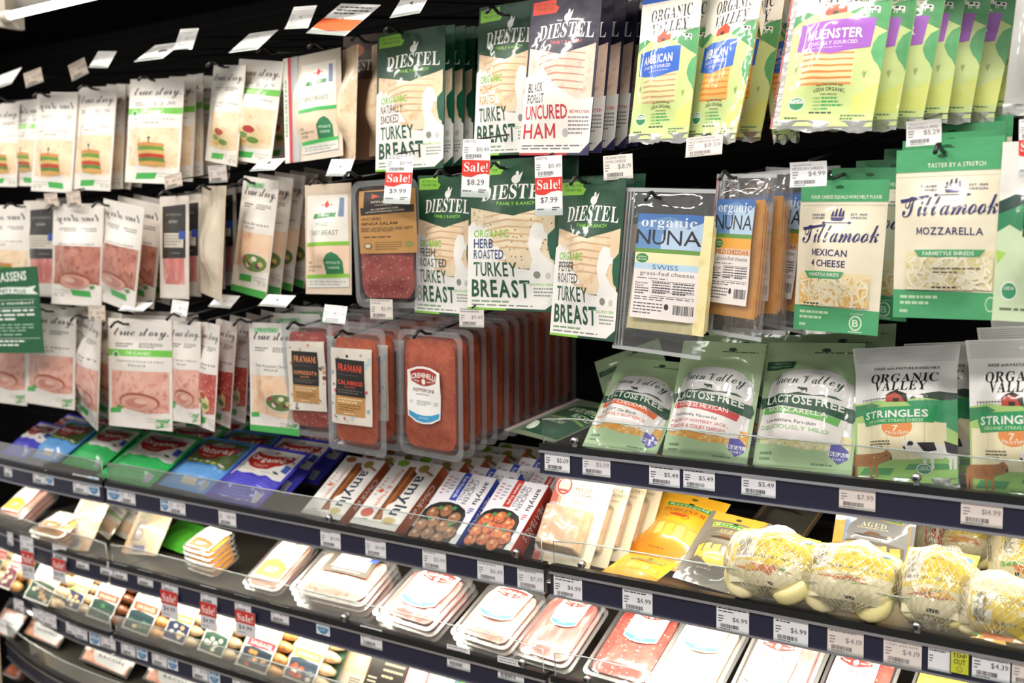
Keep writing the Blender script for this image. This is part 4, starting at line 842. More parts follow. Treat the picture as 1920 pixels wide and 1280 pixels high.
# nets of small round cheeses
def net(label, xl, xr, yt, yb, y0, lab, seed, yel='#ecd23c', group='nets of small round cheeses'):
    q = random.Random(seed); spec = lean(xl, xr, yt, yb, D2, 35, 0, 0, .016, .026); w_, h_, mw = solve(*spec); o = thing('cheese_net', label, 'cheese', mw, group); t = .034
    pos = [(-.27, -.55, .24), (.24, -.6, .22), (-.02, -.85, .46), (-.3, -.35, .68), (.3, -.4, .66), (.02, -.55, .80)]
    for i, (a, b, c) in enumerate(pos):
        g = G(); r_ = w_*.235; ax = Vector((q.uniform(-.7, .7), -1, q.uniform(-.5, .6))).normalized(); ex = ax.orthogonal().normalized(); ey = ax.cross(ex); prof = [(0, .40), (.6, .40), (.88, .33), (.98, .16), (.98, -.16), (.88, -.33), (.6, -.4), (0, -.4)]; vs = []; n = 16
        cen = Vector((a*w_, b*t*.8, c*h_))
        for rr_, hh in prof:
            for k in range(n): an = 6.2832*k/n; vs.append(cen+(ex*math.cos(an)+ey*math.sin(an))*rr_*r_+ax*hh*r_)
        fs = [(j*n+k, (j+1)*n+k, (j+1)*n+(k+1) % n, j*n+(k+1) % n) for j in range(len(prof)-1) for k in range(n)]
        g.add(vs, fs, ('mozzarella', '#f3e6a0', '#f6efd2')[i % 3], True); obj('round_cheese', g.mesh('round_cheese'), o)
    E = lambda an, bt, k=1: (w_*.52*k*math.sin(bt)*math.cos(an), -t*.45+t*1.2*k*math.sin(bt)*math.sin(an), h_*.5+h_*.53*k*math.cos(bt))
    g = G(); g.ball((0, -t*.45, h_*.5), w_*.52, t*1.2, h_*.53, 'crinkle', 30, 20, .85, .07, seed); obj('film', g.mesh('film'), o)
    g = G()
    for k in range(15):
        for s_ in (-1, 1):
            g.tube([E(3.14159+.42*k/15*7.4+s_*1.5*(j/10-.5), .35+2.5*j/10, 1.03+.02*math.sin(j*3+k)) for j in range(11)], .0005, '#efe9d2', 3)
    obj('netting', g.mesh('netting'), o)
    # yellow printed wrap across the front
    sf = lambda u, v: t*(1.55*math.sqrt(max(.02, 1-(2*u-1)**2*.8))*math.sqrt(max(.02, 1-(2*v-1)**2*.75)))+.0022*math.sin(19*u+seed)*math.sin(15*v)
    u0, v0, u1, v1 = lab; a = Art(); m_ = 6; a.p([(.1, .08), (.9, .06), (.95, .5), (.9, .93), (.1, .92), (.05, .5)], '#f3ebc6')
    edge = [(u0+(u1-u0)*k/m_, v0+.03*math.sin(k*2+seed)) for k in range(m_+1)]+[(u1-.02, (v0+v1)/2)]+[(u1-(u1-u0)*k/m_, v1+.03*math.sin(k*1.7+seed)) for k in range(m_+1)]
    a.p(edge, yel); a.p([(u0+.02, v0+.02), (u0+.3, v0-.01), (u0+.26, v1-.06), (u0+.04, v1-.02)], '#f4f0e2'); a.bar(u0+.05, v0+.05, u0+.2, v1-.08, '#55503c', seed); a.ln(u0+.24, v0+.06, u1-.05, 4, .035, '#a08a2a', .4, seed); a.t('TOTAL NET WT 9 OZ', u0+.22, v1-.12, u1-.06, v1-.075, '#5a5030', 'b'); a.e(u1-.1, v0+.1, .05, .04, '#3f6a9a', 10)
    for k in range(7): a.p([(q.uniform(u0, u1), v1+.02+q.uniform(0, .16))]*1+[(q.uniform(.25, .8), q.uniform(v1, v1+.16)), (q.uniform(.25, .8), q.uniform(v1, v1+.16))], q.choice(['#d9824a', '#6aa84f', '#e2b84a', '#cf6a5a']))
    g = G(); a.onto(g, w_, h_, sf, cell=.008); obj('printed_wrap', g.mesh('printed_wrap'), o)
    a = Art(); a.r(.44, .86, .6, .90, '#2a2622'); g = G(); a.onto(g, w_, h_, sf); obj('black_tape', g.mesh('black_tape'), o)
    return o
net('yellow and white net of round cheeses beside the grey aged cheddar bag, leftmost net', 1366, 1546, 1004, 1146, .03, (.1, .04, .95, .62), 41)
net('net of round cheeses in front of the standing grey and yellow bag', 1512, 1696, 1032, 1166, .03, (.06, .04, .94, .55), 42)
net('net of round cheeses with white barcode above the fence screw', 1690, 1840, 1036, 1190, .03, (.04, .05, .95, .6), 43)
net('large yellow labelled net of round cheeses tilted towards the lower right corner', 1790, 1950, 1084, 1222, .025, (.25, .4, .98, .96), 44)
net('net of round cheeses piled at the back under the 14.99 ticket', 1752, 1886, 968, 1062, .17, (.1, .05, .8, .6), 45)
net('net of round cheeses piled at the right edge behind the front nets', 1856, 1990, 985, 1108, .11, (.2, .3, .8, .7), 46)
net('red trimmed net of round cheeses wedged behind the grey and yellow bag', 1706, 1790, 968, 1052, .19, (.5, .05, .98, .95), 47, '#cf4a3c')
# ---- trays
def crem(name, blue='#3f9ac9', washed=False):
    a = Art(); P_ = '#f2f1ee/paper'; RD = '#a83430/paper'
    a.p([(.04, .10), (.3, .03), (.5, .015), (.7, .03), (.96, .10), (.98, .5), (.95, .88), (.72, .97), (.5, .99), (.28, .97), (.05, .88), (.02, .5)], P_)
    a.p([(.12, .12), (.32, .065), (.5, .052), (.68, .065), (.88, .12), (.86, .24), (.84, .28), (.62, .335), (.5, .345), (.38, .335), (.16, .28), (.14, .24)], RD)
    a.t('CREMINELLI', .15, .12, .85, .21, '#f6efe8/paper', 'h', arc=.045); a.e(.5, .275, .06, .05, '#f6efe8/paper', 12); a.t('FINE', .23, .255, .38, .282, '#f6efe8/paper', 'b', sl=.012); a.t('MEATS', .6, .255, .8, .282, '#f6efe8/paper', 'b', sl=-.012)
    a.t(name, .2, .39, .8, .45, '#8a4a40/paper', 's'); a.ln(.28, .485, .72, 1, .025, '#8a8488/paper', .5, 2); a.ln(.3, .60, .7, 3, .03, '#9a949a/paper', .4, 3); a.e(.14, .62, .05, .03, '#d9d5d5/paper', 10); a.ln(.78, .61, .92, 2, .035, '#aaa5aa/paper', .4, 4)
    a.p([(.07, .78), (.3, .835), (.5, .845), (.7, .835), (.93, .78), (.91, .865), (.7, .94), (.5, .96), (.3, .94), (.09, .865)], blue+'/paper')
    a.t('UNCURED', .36, .875, .64, .9, '#cfe6f2/paper', 'b')
    return a
def tray(name, label, cat, spec, meat, art=None, box=(.18, .2, .82, .7), depth=.02, puffs=.004, inset=.08, r=.016, group=None, slices=0, seed=0, flange='clear_tray', wr=.0006, midc=None):
    w_, h_, mw = solve(*spec); o = thing(name, label, cat, mw, group)
    g = G(); ol = rr(w_, h_, r, 6); n = len(ol); il = rr(w_*(1-inset), h_-w_*inset, r*.9, 6, z0=w_*inset/2)
    def ring(p, q, y0, y1):
        a = [(x, y0, z) for x, z in p]; b = [(x, y1, z) for x, z in q]; g.add(a+b, [(i, n+i, n+(i+1) % n, (i+1) % n) for i in range(n)], flange, True)
    ring(ol, il, -.0006, -.0012); ring([(x*.999, z) for x, z in il], rr(w_*(1-inset*1.6), h_-w_*inset*1.6, r*.9, 6, z0=w_*inset*.8), .0004, depth); ring(ol, ol, -.0006, .0008); ring(il, ol, .0008, .0008)
    b2 = rr(w_*(1-inset*1.6), h_-w_*inset*1.6, r*.9, 6, z0=w_*inset*.8); g.add([(x, depth, z) for x, z in b2], [list(range(n))], flange)
    obj('clear_tray', g.mesh('clear_tray'), o)
    mw_, mh_ = w_*(1-inset*1.7), h_-w_*inset*1.7; rad = min(.45, r/mw_*1.4); rv = rad*mw_/mh_
    def wd(v):
        e = min(v, 1-v)/rv
        return 1 if e >= 1 else 1-2*rad*(1-math.sqrt(max(0, 1-(1-e)**2)))
    sf0 = puff(puffs, .02, .02, .02, wr, seed, 0, .35)
    g = G()
    if slices:   # overlapping round slices
        pouch(g, mw_, mh_, sf0, midc or meat, wd=wd, back=0, nu=16, nv=22)
        for k in range(slices):
            v = .14+.74*k/max(1, slices-1); ry = mw_*.30
            for s in (-1, 1):
                g.prism([(s*mw_*.21+mw_*.27*math.cos(6.2832*i/18), (1-v)*mh_+ry*.55*math.sin(6.2832*i/18)) for i in range(18)][::1], -puffs-.0012-.0006*k-.0003*(s > 0), -puffs-.0002-.0006*k, meat)
    else: pouch(g, mw_, mh_, sf0, meat, wd=wd, back=0, nu=20, nv=28)
    # depth of the food behind the film
    g.prism([(x*.97, z) for x, z in rr(mw_, mh_, r, 5)], 0, depth*.9, midc or meat, .93, True)
    m = obj('sliced_meat', g.mesh('sliced_meat'), o); m.location = (0, -.0002, w_*inset*.85)
    g = G(); q = rr(w_*(1-inset), h_-w_*inset, r, 6, z0=w_*inset/2); k_ = len(q); cz = h_/2
    lw_ = 6; vs = []; 
    film = puff(puffs+.001, .02, .02, .02, wr*1.5, seed+1, 0, .35); pouch(g, w_*(1-inset), h_-w_*inset, lambda u, v: film(u, v)+.0010, 'tray_film', wd=wd, back=0, nu=14, nv=20)
    g.f = g.f[:14*20]; g.m = g.m[:280]; g.sm = g.sm[:280]
    p = obj('film', g.mesh('film'), o); p.location = (0, -.0004, w_*inset/2)
    if art:
        bw, bh = (box[2]-box[0])*w_, (box[3]-box[1])*h_; bx, bz = ((box[0]+box[2])/2-.5)*w_, (1-box[3])*h_
        g = G(); art.onto(g, bw, bh, lambda u, v: film(.5+(bx+(u-.5)*bw)/w_, 1-(bz+(1-v)*bh)/h_)+.0024, x0=bx, z0=bz, cell=.008, lift=.0003, step=.00012); obj('label', g.mesh('label'), o)
    return o
def flat_lean(xl, xr, yt, yb, deck, tilt, yaw=0, roll=0, ymin=.02, lift=0.019): return lean(xl, xr, yt, yb, deck, tilt, yaw, roll, ymin, lift)
o = tray('pepperoni_tray', 'clear tray of red pepperoni slices with white shield label, front of its long row', 'lunch meat', (747, 866, 621, 858, .04, -1, -3, 1.5), 'pepperoni', crem('PEPPERONI'), (.17, .27, .73, .735), .013, .004, .13, .018, seed=51)
row(o, 11, (.0, .036, .004), 'clear tray of red pepperoni slices', 'pepperoni trays hung in a row', .7)
hook(806, 626, .035, hk % 'pepperoni trays', (885, 577, .02))
st = 'sliced meat trays on the lower shelves'
def stack(o, n, what, step=.0142):
    m = o.matrix_world
    for k in range(n):
        c = dup(o); mm = m.copy(); mm.translation = m.translation+Vector((m[0][1], m[1][1], m[2][1]))*step*(k+1)+Vector((rnd.uniform(-.002, .002), 0, -.0)); c.matrix_world = mm
        c['label'] = '%s, %s under the top one' % (what, ORD[k])
T = lambda *a, **k: tray('meat_tray', a[0], 'lunch meat', a[1], *a[2:], **k)
o = T('tray of pale prosciutto with white label and blue oval, left of the shelf joint', lean(722, 862, 1058, 1192, D3, 62, -6, 0, .014, lift=0.039), 'prosciutto', crem('PROSCIUTTO'), (.2, .0, .86, .72), .009, .002, .1, .014, seed=52, group=st); stack(o, 2, 'pale prosciutto tray')
o = T('tray of pale ham slices washed out by the shelf lamp, left of the shelf joint', lean(868, 1000, 1092, 1222, D3, 62, -6, 0, .014, lift=0.039), 'ham', crem('HAM'), (.16, .0, .82, .62), .009, .002, .1, .014, seed=53, group=st); stack(o, 2, 'pale ham tray')
o = T('narrow tray of mortadella with small white label, in front of the shelf joint', lean(984, 1110, 1108, 1248, D3, 60, -4, 0, .014, lift=0.027), 'prosciutto', crem('MORTADELLA'), (.3, .02, .8, .5), .009, .002, .1, .014, seed=54, group=st); stack(o, 1, 'mortadella tray')
o = T('tray of coarse salami with large white label, right of the shelf joint', lean(1120, 1262, 1130, 1286, D3, 60, -4, 0, .03, lift=0.019), 'salami', crem('SALAMI'), (.28, .02, .84, .52), .014, .005, .1, .014, seed=55, group=st)
o = T('tray of pale sliced meat right of the coarse salami tray', lean(1236, 1376, 1150, 1320, D3, 60, -4, 0, .014, lift=0.027), 'turkey', crem('TURKEY'), (.2, .0, .8, .45), .009, .002, .1, .014, seed=56, group=st); stack(o, 1, 'pale sliced meat tray')
o = T('meat tray with white shield label under the first 6.99 dubliner ticket', lean(1378, 1530, 1168, 1360, D3, 56, -4, 0, .014, lift=0.027), 'prosciutto', crem('SPECK'), (.1, .08, .74, .7), .009, .002, .1, .014, seed=57, group=st); stack(o, 1, 'speck tray')
o = T('meat tray with orange shield label under the 4.19 tickets', lean(1528, 1672, 1200, 1400, D3, 56, -4, 0, .03), 'salami', crem('COPPA'), (.08, .06, .76, .7), .014, .005, .1, .014, seed=58, group=st)
o = T('yellow topped tray at the bottom under the temp out tag', lean(1690, 1830, 1238, 1430, D3, 56, -4, 0, .03), '#ecd05a', None, depth=.014, seed=59, group=st)
o = T('pale tray in the lower right corner', lean(1840, 1990, 1262, 1460, D3, 56, -4, 0, .03), 'ham', crem('HAM'), (.16, .1, .82, .7), depth=.014, seed=60, group=st)
# ---- tickets on the right rails
CRM_, PNK = '#ecebf0/paper', '#e9dcd6/paper'
for xl, xr, yt, yb, pr, ln_, pp, lb in ((1021, 1068, 843, 884, '$5.09', None, CRM_, '5.09 at the left end of the upper right rail'), (1092, 1144, 850, 892, '$5.09', None, '#eae6ea/paper', '5.09 second from the left end of the upper right rail'),
    (1217, 1274, 870, 911, '$5.49', None, CRM_, '5.49 under the orange banded shreds bag'), (1281, 1340, 876, 917, '$5.49', None, CRM_, '5.49 under the red banded shreds bag'), (1390, 1454, 886, 930, '$5.49', None, CRM_, '5.49 under the mozzarella shreds bag'),
    (1573, 1641, 909, 955, '$7.99', ['ORGANIC VALLEY'], PNK, '7.99 on pinkish paper under the string cheese'), (1801, 1880, 934, 986, '$14.99', ['ORGANIC VALLEY'], PNK, '14.99 on pinkish paper at the right'),
    (1038, 1091, 1081, 1122, '$6.99', None, CRM_, '6.99 at the left end of the lower right rail'), (1167, 1223, 1103, 1148, '$6.99', None, CRM_, '6.99 under the yellow cheese bag'),
    (1343, 1404, 1140, 1184, '$6.99', None, CRM_, '6.99 under the grey aged cheddar bag'), (1450, 1515, 1158, 1206, '$6.99', None, CRM_, '6.99 under the leftmost cheese net'), (1551, 1619, 1176, 1226, '$4.19', None, PNK, '4.19 on pinkish paper under the second cheese net'),
    (1656, 1728, 1198, 1248, '$4.19', ['TILLAMOOK', 'COLBY JACK PACK'], PNK, '4.19 on pinkish paper left of the temp out tag'), (1740, 1784, 1212, 1258, None, None, CRM_, 'part hidden by the yellow temp out tag'), (1822, 1894, 1222, 1275, '$4.39', ['BELGIOIOSO', 'MOZZARELLA FRESH 8'], CRM_, '4.39 right of the yellow temp out tag'), (1897, 1962, 1236, 1288, '$4.99', ['BELGIOIOSO'], PNK, 'cut by the right edge of the picture')):
    ticket('shelf ticket '+('reading ' if pr and not lb.startswith('cut') else '')+lb, (xl, xr, yt, yb, RAILY, 0), pr, ln_, pp, xl % 37, curl=0)
a = Art(); YL = '#c9cc3c/paper'; a.r(0, 0, 1, 1, '#2a2c14/paper'); a.r(.05, .04, .95, .96, YL); a.t('TEMP', .14, .12, .86, .30, '#24261a/paper', 'b'); a.t('OUT', .2, .36, .8, .58, '#24261a/paper', 'b')
a.e(.5, .78, .16, .13, '#24261a/paper', 20); a.e(.5, .78, .135, .11, YL, 20); a.e(.45, .75, .02, .02, '#24261a/paper', 8); a.e(.55, .75, .02, .02, '#24261a/paper', 8); a.p([(.42, .85), (.5, .81), (.58, .85), (.5, .83)], '#24261a/paper')
ticket('yellow temp out tag with a sad face on the lower right rail', (1781, 1818, 1220, 1264, RAILY-.0018, 0), None, None, YL, art=a, name='shelf_tag', holder=False)
# ------------------------------------------------------------------ left side: hanging packs
GN, OFF = '#3aa648', '#e4dfd8'
def mirror(a):
    a.it = [([(1-u, v) for u, v in V], F, c) for V, F, c in a.it]; return a
def story(band=True, img='sandwich', meat='turkey', name='Oven Roasted Turkey', chip='c', low=.85, top=.47, protein=False, greenbase=False, faint='#6a6660'):
    a = Art(); a.r(.05, top-.03, .95, low+.03, meat); a.p([(0, 0), (1, 0), (1, top), (0, top+.01)], OFF)
    if protein: a.p([(.1, .05), (.6, .04), (.6, .085), (.1, .095)], '#9fd0a8'); a.t('PROTEIN', .18, .05, .55, .08, '#4a9a60')
    a.t('true story.', .09, .085, .95, .19, '#26242a', 'c', sl=-.004)
    a.ln(.12, .225, .4, 2, .022, faint, .5, 2); a.ln(.5, .22, .86, 3, .016, faint, .5, 3)
    if band: a.p([(0, .285), (1, .275), (1, .335), (0, .345)], '#6cbf45'); a.t('ORGANIC', .3, .295, .7, .328, '#cfeab8', 'b'); a.e(.13, .33, .06, .03, '#e6efe0', 10); a.e(.13, .33, .045, .022, '#3f8a4a', 10)
    a.t(name, .14, .375, .88, .40, '#3a363c', 's'); a.t('Sliced', .36, .412, .64, .432, '#3a363c', 's')
    a.p([(0, low), (.3, low-.025), (.6, low+.012), (1, low-.01), (1, 1), (0, 1)], OFF)
    if img == 'sandwich':
        for k, c in enumerate(('#c98a4a', '#6a9a3a', '#e2c070', '#c9402c', '#5f8a34', '#d9a65a')): a.p([(.28, .62+k*.035), (.5, .612+k*.035), (.74, .62+k*.035), (.76, .655+k*.035), (.5, .662+k*.035), (.27, .655+k*.035)], c)
        a.r(.49, .56, .51, .62, '#6a5a4a'); a.e(.5, .57, .025, .014, '#3a3a4a', 8)
    elif img == 'salad':
        a.p([(.25, .84), (.3, .72), (.45, .64), (.62, .64), (.76, .72), (.74, .82), (.5, .86)], '#e6cf9a'); a.e(.55, .68, .12, .035, '#b8342c'); a.e(.42, .74, .09, .03, '#7a9a4a'); a.e(.6, .78, .12, .03, '#6a8f3c'); a.e(.4, .80, .08, .022, '#d9a65a')
    elif img == 'ham':
        a.e(.5, .755, .32, .085, '#a8573c'); a.e(.5, .765, .29, .072, '#e0a898'); a.e(.46, .77, .17, .045, '#d08a7c'); a.e(.55, .75, .1, .025, '#f0c4b4'); a.p([(.16, .79), (.24, .81), (.2, .84), (.12, .82)], '#5a8a3c')
    elif img == 'bowl':
        a.e(.66, .72, .3, .09, '#d9d0c0'); a.e(.66, .715, .26, .075, '#5f7a3c')
        for k, c in enumerate(('#a83c4c', '#e6d9c4', '#7a3c54', '#86a84a', '#e8dccb', '#5f3040', '#c9b46a')): a.e(.5+.05*k, .70+.02*((k*3) % 4-1), .045, .022, c, 8)
    a.p([(.22, low+.055), (.6, low+.045), (.56, low+.105), (.2, low+.115)] if chip == 'c' else [(.75, .99), (.75, low+.06), (.97, low+.04), (.9, .97)], GN)
    a.ln(.62, low+.05, .95, 2, .025, '#b9b4aa', .4, 4); a.e(.78, low+.1, .05, .022, '#c9c4ba', 8); a.e(.91, low+.1, .05, .022, '#c9c4ba', 8)
    if chip != 'c': a.p([(.03, low-.02), (.2, low-.03), (.2, low+.015), (.03, low+.025)], GN)
    if greenbase: a.p([(0, .945), (1, .935), (1, 1), (0, 1)], GN)
    return a
def blacklabel():
    a = Art(); a.r(0, 0, 1, 1, '#d8cfc4'); a.r(.14, .5, .86, .97, 'prosciutto'); a.p([(.1, .1), (.9, .08), (.9, .60), (.1, .61)], '#2a2826'); a.t('prosciutto', .24, .16, .76, .2, '#8f8a80', 's'); a.t('UNCURED', .36, .235, .64, .26, '#b9b4a8', 's')
    a.r(.18, .36, .84, .5, '#c9c2b4'); a.ln(.24, .38, .78, 4, .028, '#8a8478', .4, 4); a.p([(.72, .34), (.9, .34), (.9, .42), (.72, .42)], '#2f4a9a'); a.ln(.5, .55, .84, 1, .02, '#8a8478', .4, 5); a.r(.12, .86, .88, .985, '#e0d9d0'); return a
def applegate(band='#86c43c', white='#efe9df'):
    a = Art(); a.r(.04, .30, .96, .9, '#ecc9ae'); a.p([(.06, .1), (.94, .1), (.94, .53), (.04, .54)], white); a.p([(.5, .15), (.56, .19), (.5, .225), (.44, .19)], '#d9342c'); a.e(.4, .19, .02, .008, '#d9342c', 8); a.e(.6, .19, .02, .008, '#d9342c', 8)
    a.p([(.24, .27), (.72, .26), (.72, .30), (.22, .315)], '#2f8a4a'); a.t('ORGANIC', .32, .272, .62, .298, '#e6efe0', 'b'); a.t('SMOKED', .32, .345, .62, .385, '#6a8a64', 's'); a.t('TURKEY BREAST', .16, .42, .78, .465, '#5a7a58', 's')
    a.r(.76, .13, .86, .30, '#7d8fb4'); a.p([(.04, .53), (.96, .52), (.96, .555), (.04, .565)], band); a.p([(.04, .57), (.96, .56), (.96, .84), (.04, .85)], '#efcfb4')
    a.p([(.5, .82), (.52, .69), (.6, .635), (.68, .615), (.76, .64), (.84, .70), (.86, .82)], '#2a7a4c'); a.t('APPLEGATE', .56, .70, .8, .725, '#bfe0c4', 'b'); a.t('FARMS', .58, .745, .78, .77, '#bfe0c4', 'b'); a.t('NO', .08, .70, .18, .725, '#4a6a4a', 'b'); a.t('ANTIBIOTICS', .08, .738, .44, .76, '#4a6a4a', 'b'); a.t('EVER', .08, .772, .26, .795, '#4a6a4a', 'b')
    a.p([(.04, .825), (.96, .81), (.96, .845), (.04, .86)], band); a.p([(.04, .86), (.96, .845), (.96, .93), (.04, .94)], '#d9d8d0'); a.ln(.1, .88, .9, 2, .025, '#a9a8a0', .4, 3); return a
def sbag(label, spec, art, body=OFF, n=0, dstep=.03, what='', grp=None, th=.013, seed=0, cat='lunch meat', name='lunch_meat_bag', lj=3, sl=0, extra=None, up=UP, dx=0, cback=None, gl=None):
    o = bag(name, label, cat, spec, art, body, th, .14, .07, .06, seed=seed, extra=extra, cback=cback or 'turkey', wr=.0012)
    if n: row(o, n, (dx, dstep, dstep*up), what or label, grp or what, lj, sl)
    return o
# top row
g1 = 'white bags of sliced turkey on the top row'
TT = 'white sliced turkey bag'
sbag('white sliced turkey bag at the left edge of the top row', (-22, 34, 196, 350, YT, -4, 0, 3), story(False), n=1, what=TT+' at the left edge', seed=61)
sbag('sliced turkey bag with lettering reversed, second from the left edge of the top row', (26, 76, 188, 349, YT, -4, -8, 3), mirror(story(True)), n=1, what=TT+' second from the left edge', seed=62)
sbag('sliced turkey bag with large reversed brush lettering and sandwich picture', (64, 140, 176, 360, YT-.01, -5, 4, 4), mirror(story(False, faint='#8a867e')), n=2, what=TT+' with reversed lettering', seed=63)
sbag('narrow sliced turkey bag with sandwich picture, left of the green banded one', (142, 213, 163, 357, YT, -5, 0, 4), story(False), n=3, what=TT+' with sandwich picture', seed=64, lj=5)
sbag('sliced turkey bag with green organic band and sandwich picture on the top row', (239, 340, 148, 344, YT-.01, -4, 6, 4), story(True), n=4, what=TT+' with green band', seed=65, lj=5, dstep=.036)
sbag('sliced turkey bag turned nearly edge-on, left of the salad pictured bag', (392, 452, 122, 308, YT+.01, -5, -20, 8), story(False, 'salad'), n=1, what=TT+' turned edge-on', seed=66)
sbag('sliced turkey bag with green band and salad picture hanging at a slant', (436, 520, 112, 306, YT-.01, -5, -6, 9), story(True, 'salad'), seed=67, th=.016)
sbag('sliced turkey bag with salad picture behind the red zip bag', (492, 556, 116, 300, YT+.07, -3, 0, 3), story(True, 'salad'), n=1, what='salad pictured turkey bag', seed=68)
def rz(o, w, h, sf):
    g = G(); g.box(-w/2, -w/2+w*.09, -.004, -.0012, 0, h, '#e6e4da'); g.box(-w/2+w*.09, -w/2+w*.14, -.0045, -.0012, 0, h, '#c2404a'); g.box(-w/2+w*.14, -w/2+w*.26, -.0035, -.0012, 0, h, 'frost_seal'); a = Art(); a.t('RESEALABLE PACK', .025, .2, .065, .75, '#5a9a6a', 'b', rot=-90); a.onto(g, w, h, lambda u, v: .004, flat_=True); obj('zip_strip', g.mesh('zip_strip'), o)
def inner(art):
    b = Art(); b.it = [([(.28+u*.68, v) for u, v in V], F, c) for V, F, c in art.it]; return b
sbag('clear smoked turkey bag with red and white zip strip on its left side', (534, 640, 100, 300, YT-.01, -4, 2, -3), inner(applegate('#4ab860')), body='#d9cdbc', seed=69, extra=rz)
o = sbag('clear bag of smoked turkey turned edge-on beside the red zip bag', (640, 668, 90, 300, YT, -3, -26, 1), None, body='turkey', seed=70, th=.02)
row(o, 1, (.05, .03, .006), 'clear turkey bag turned edge-on', 'edge-on clear turkey bags')
a = Art(); a.p([(0, 0), (1, 0), (1, .36), (0, .36)], '#4a2f26'); a.t('DIESTEL', .16, .2, .93, .29, WH, 'r'); a.e(.3, .12, .2, .05, '#d9824a')
bag('turkey_pack', 'dark brown topped turkey pack mostly hidden behind the smoked turkey row', 'lunch meat', (640, 722, 66, 300, YT+.05, -3, 0, 2), a, '#7a5a46', .01, seed=71)
# second row
g2 = 'second row'
YL = .06
sbag('sliced turkey bag with reversed lettering half behind the green store sign', (-42, 56, 385, 560, YL, -3, 4, 1), mirror(story(False)), seed=72)
def tbag(label, spec, n, what, seed, name='prosciutto_pack', lj=1):
    o = bag(name, label, 'lunch meat', spec, blacklabel(), '#d8cfc4', .006, .1, .05, .05, seed=seed, cback='#c9beb0')
    if n: row(o, n, (.0, .034, .006), what, what, lj)
tbag('prosciutto pack with black label beside the green store sign', (46, 112, 376, 556, YL+.01, -2, 0, 1), 1, 'prosciutto pack beside the sign', 73)
sbag('clear ham bag with reversed brush lettering and white glare, left of the pair', (98, 192, 386, 572, YL-.02, -4, 6, 1.5), mirror(story(False, 'ham', 'ham_dark', 'Applewood Smoked Ham', low=.80, top=.40)), body='#cfc8bf', seed=74, n=1, what='clear ham bag left of the pair', th=.018)
sbag('clear ham bag with reversed lettering, twisted and leaning, right of the pair', (184, 262, 378, 576, YL-.02, -5, -10, 8), mirror(story(False, 'ham', 'ham_dark', 'Applewood Smoked Ham', low=.80, top=.40)), body='#cfc8bf', seed=75, n=2, what='clear ham bag right of the pair', th=.02, dstep=.045, sl=3)
tbag('prosciutto pack with black label, front of the row in the second row', (300, 354, 368, 560, YL, -2, 0, 1), 6, 'prosciutto pack with black label', 76)
sbag('pale turkey bag turned edge-on in front of the black labelled row', (374, 418, 348, 556, YL-.02, -4, -28, 3), None, body='#d9cbb4', seed=77, th=.016)
sbag('chicken bag with green base and green top edge, hanging at a slant', (444, 512, 332, 556, YL-.01, -5, -8, 8), story(False, 'bowl', 'chicken', 'Chicken Breast', greenbase=True, low=.78, top=.46, protein=True), body='#d9cfbe', n=4, what='green based chicken bag', dstep=.04, seed=78, sl=-3, th=.016, cback='chicken')
sbag('smoked turkey bag with white label and red emblem in the second row', (572, 658, 345, 552, YL-.01, -2, 0, 0), applegate(), body='#d6c4ae', seed=79, th=.015)
def salami_art():
    a = Art(); K = '#b98a50/card'; a.r(0, 0, 1, 1, K); a.r(.1, .02, .86, .28, '#2a2624/card'); a.p([(.03, .27), (.97, .25), (.97, .36), (.05, .39)], '#2a2624/card'); a.p([(.26, .06), (.4, .1), (.26, .14)], '#c2402c/card'); a.t('APPLEGATE', .24, .17, .72, .205, '#cfc4b0/card', 'b'); a.t('ORGANICS', .32, .225, .62, .25, '#a89c86/card', 'b')
    a.t('NO ANTIBIOTICS EVER', .24, .285, .74, .31, '#cfc4b0/card', 'b', sl=-.02); a.t('APPLEGATE HUMANELY RAISED', .14, .325, .84, .35, '#cfc4b0/card', 'b', sl=-.02); a.t('UNCURED', .05, .43, .42, .475, '#4a3626/card', 's'); a.t('GENOA SALAMI', .05, .505, .7, .55, '#3a2a1e/card', 'b'); a.ln(.05, .59, .94, 3, .025, '#6a5238/card', .45, 2); a.ln(.1, .73, .9, 1, .035, '#5a4430/card', .5, 3)
    a.e(.17, .88, .08, .05, '#5a4a34/card', 12); a.e(.17, .88, .06, .036, '#cfc0a0/card', 12); a.ln(.3, .82, .78, 4, .035, '#8a6a44/card', .4, 4); a.e(.88, .86, .07, .045, '#8f8a50/card', 10); return a
tray('salami_tray', 'clear tray of uncured genoa salami with brown kraft label', 'lunch meat', (662, 786, 337, 578, YL-.03, -1, -2, -.5), 'salami', salami_art(), (.15, .08, .98, .57), .012, .005, .13, .02, seed=80, slices=0)
# third row
Y3 = .05
sbag('sliced ham bag half hidden under the green store sign in the third row', (-30, 50, 570, 756, Y3, -3, 4, 1), story(False, 'ham', 'ham', 'Smoked Ham', 'r'), seed=81, n=1, what='sliced ham bag under the sign')
sbag('sliced ham bag with round ham picture, right of the green store sign', (50, 141, 578, 762, Y3, -3, 4, 2), story(False, 'ham', 'ham', 'Sweet Ham', 'r'), seed=82, n=2, what='sliced ham bag right of the sign')
sbag('clear ham bag turned edge-on in the third row, left of the green banded ham', (146, 186, 586, 790, Y3-.01, -4, -24, 3), story(False, 'ham', 'ham', 'Ham'), seed=83, n=1, what='ham bag turned edge-on', th=.02, sl=4, dx=.03)
o = bag('lunch_meat_bag', 'applewood smoked ham pack with green organic band and gleaming ham picture', 'lunch meat', (203, 322, 598, 803, Y3-.03, -3, 6, 0), story(True, 'ham', 'ham', 'Applewood Smoked Ham', 'r'), OFF, .010, .14, .07, .06, seed=84, cback='ham')
row(o, 2, (-.006, .04, .006), 'applewood smoked ham pack', 'green banded ham packs')
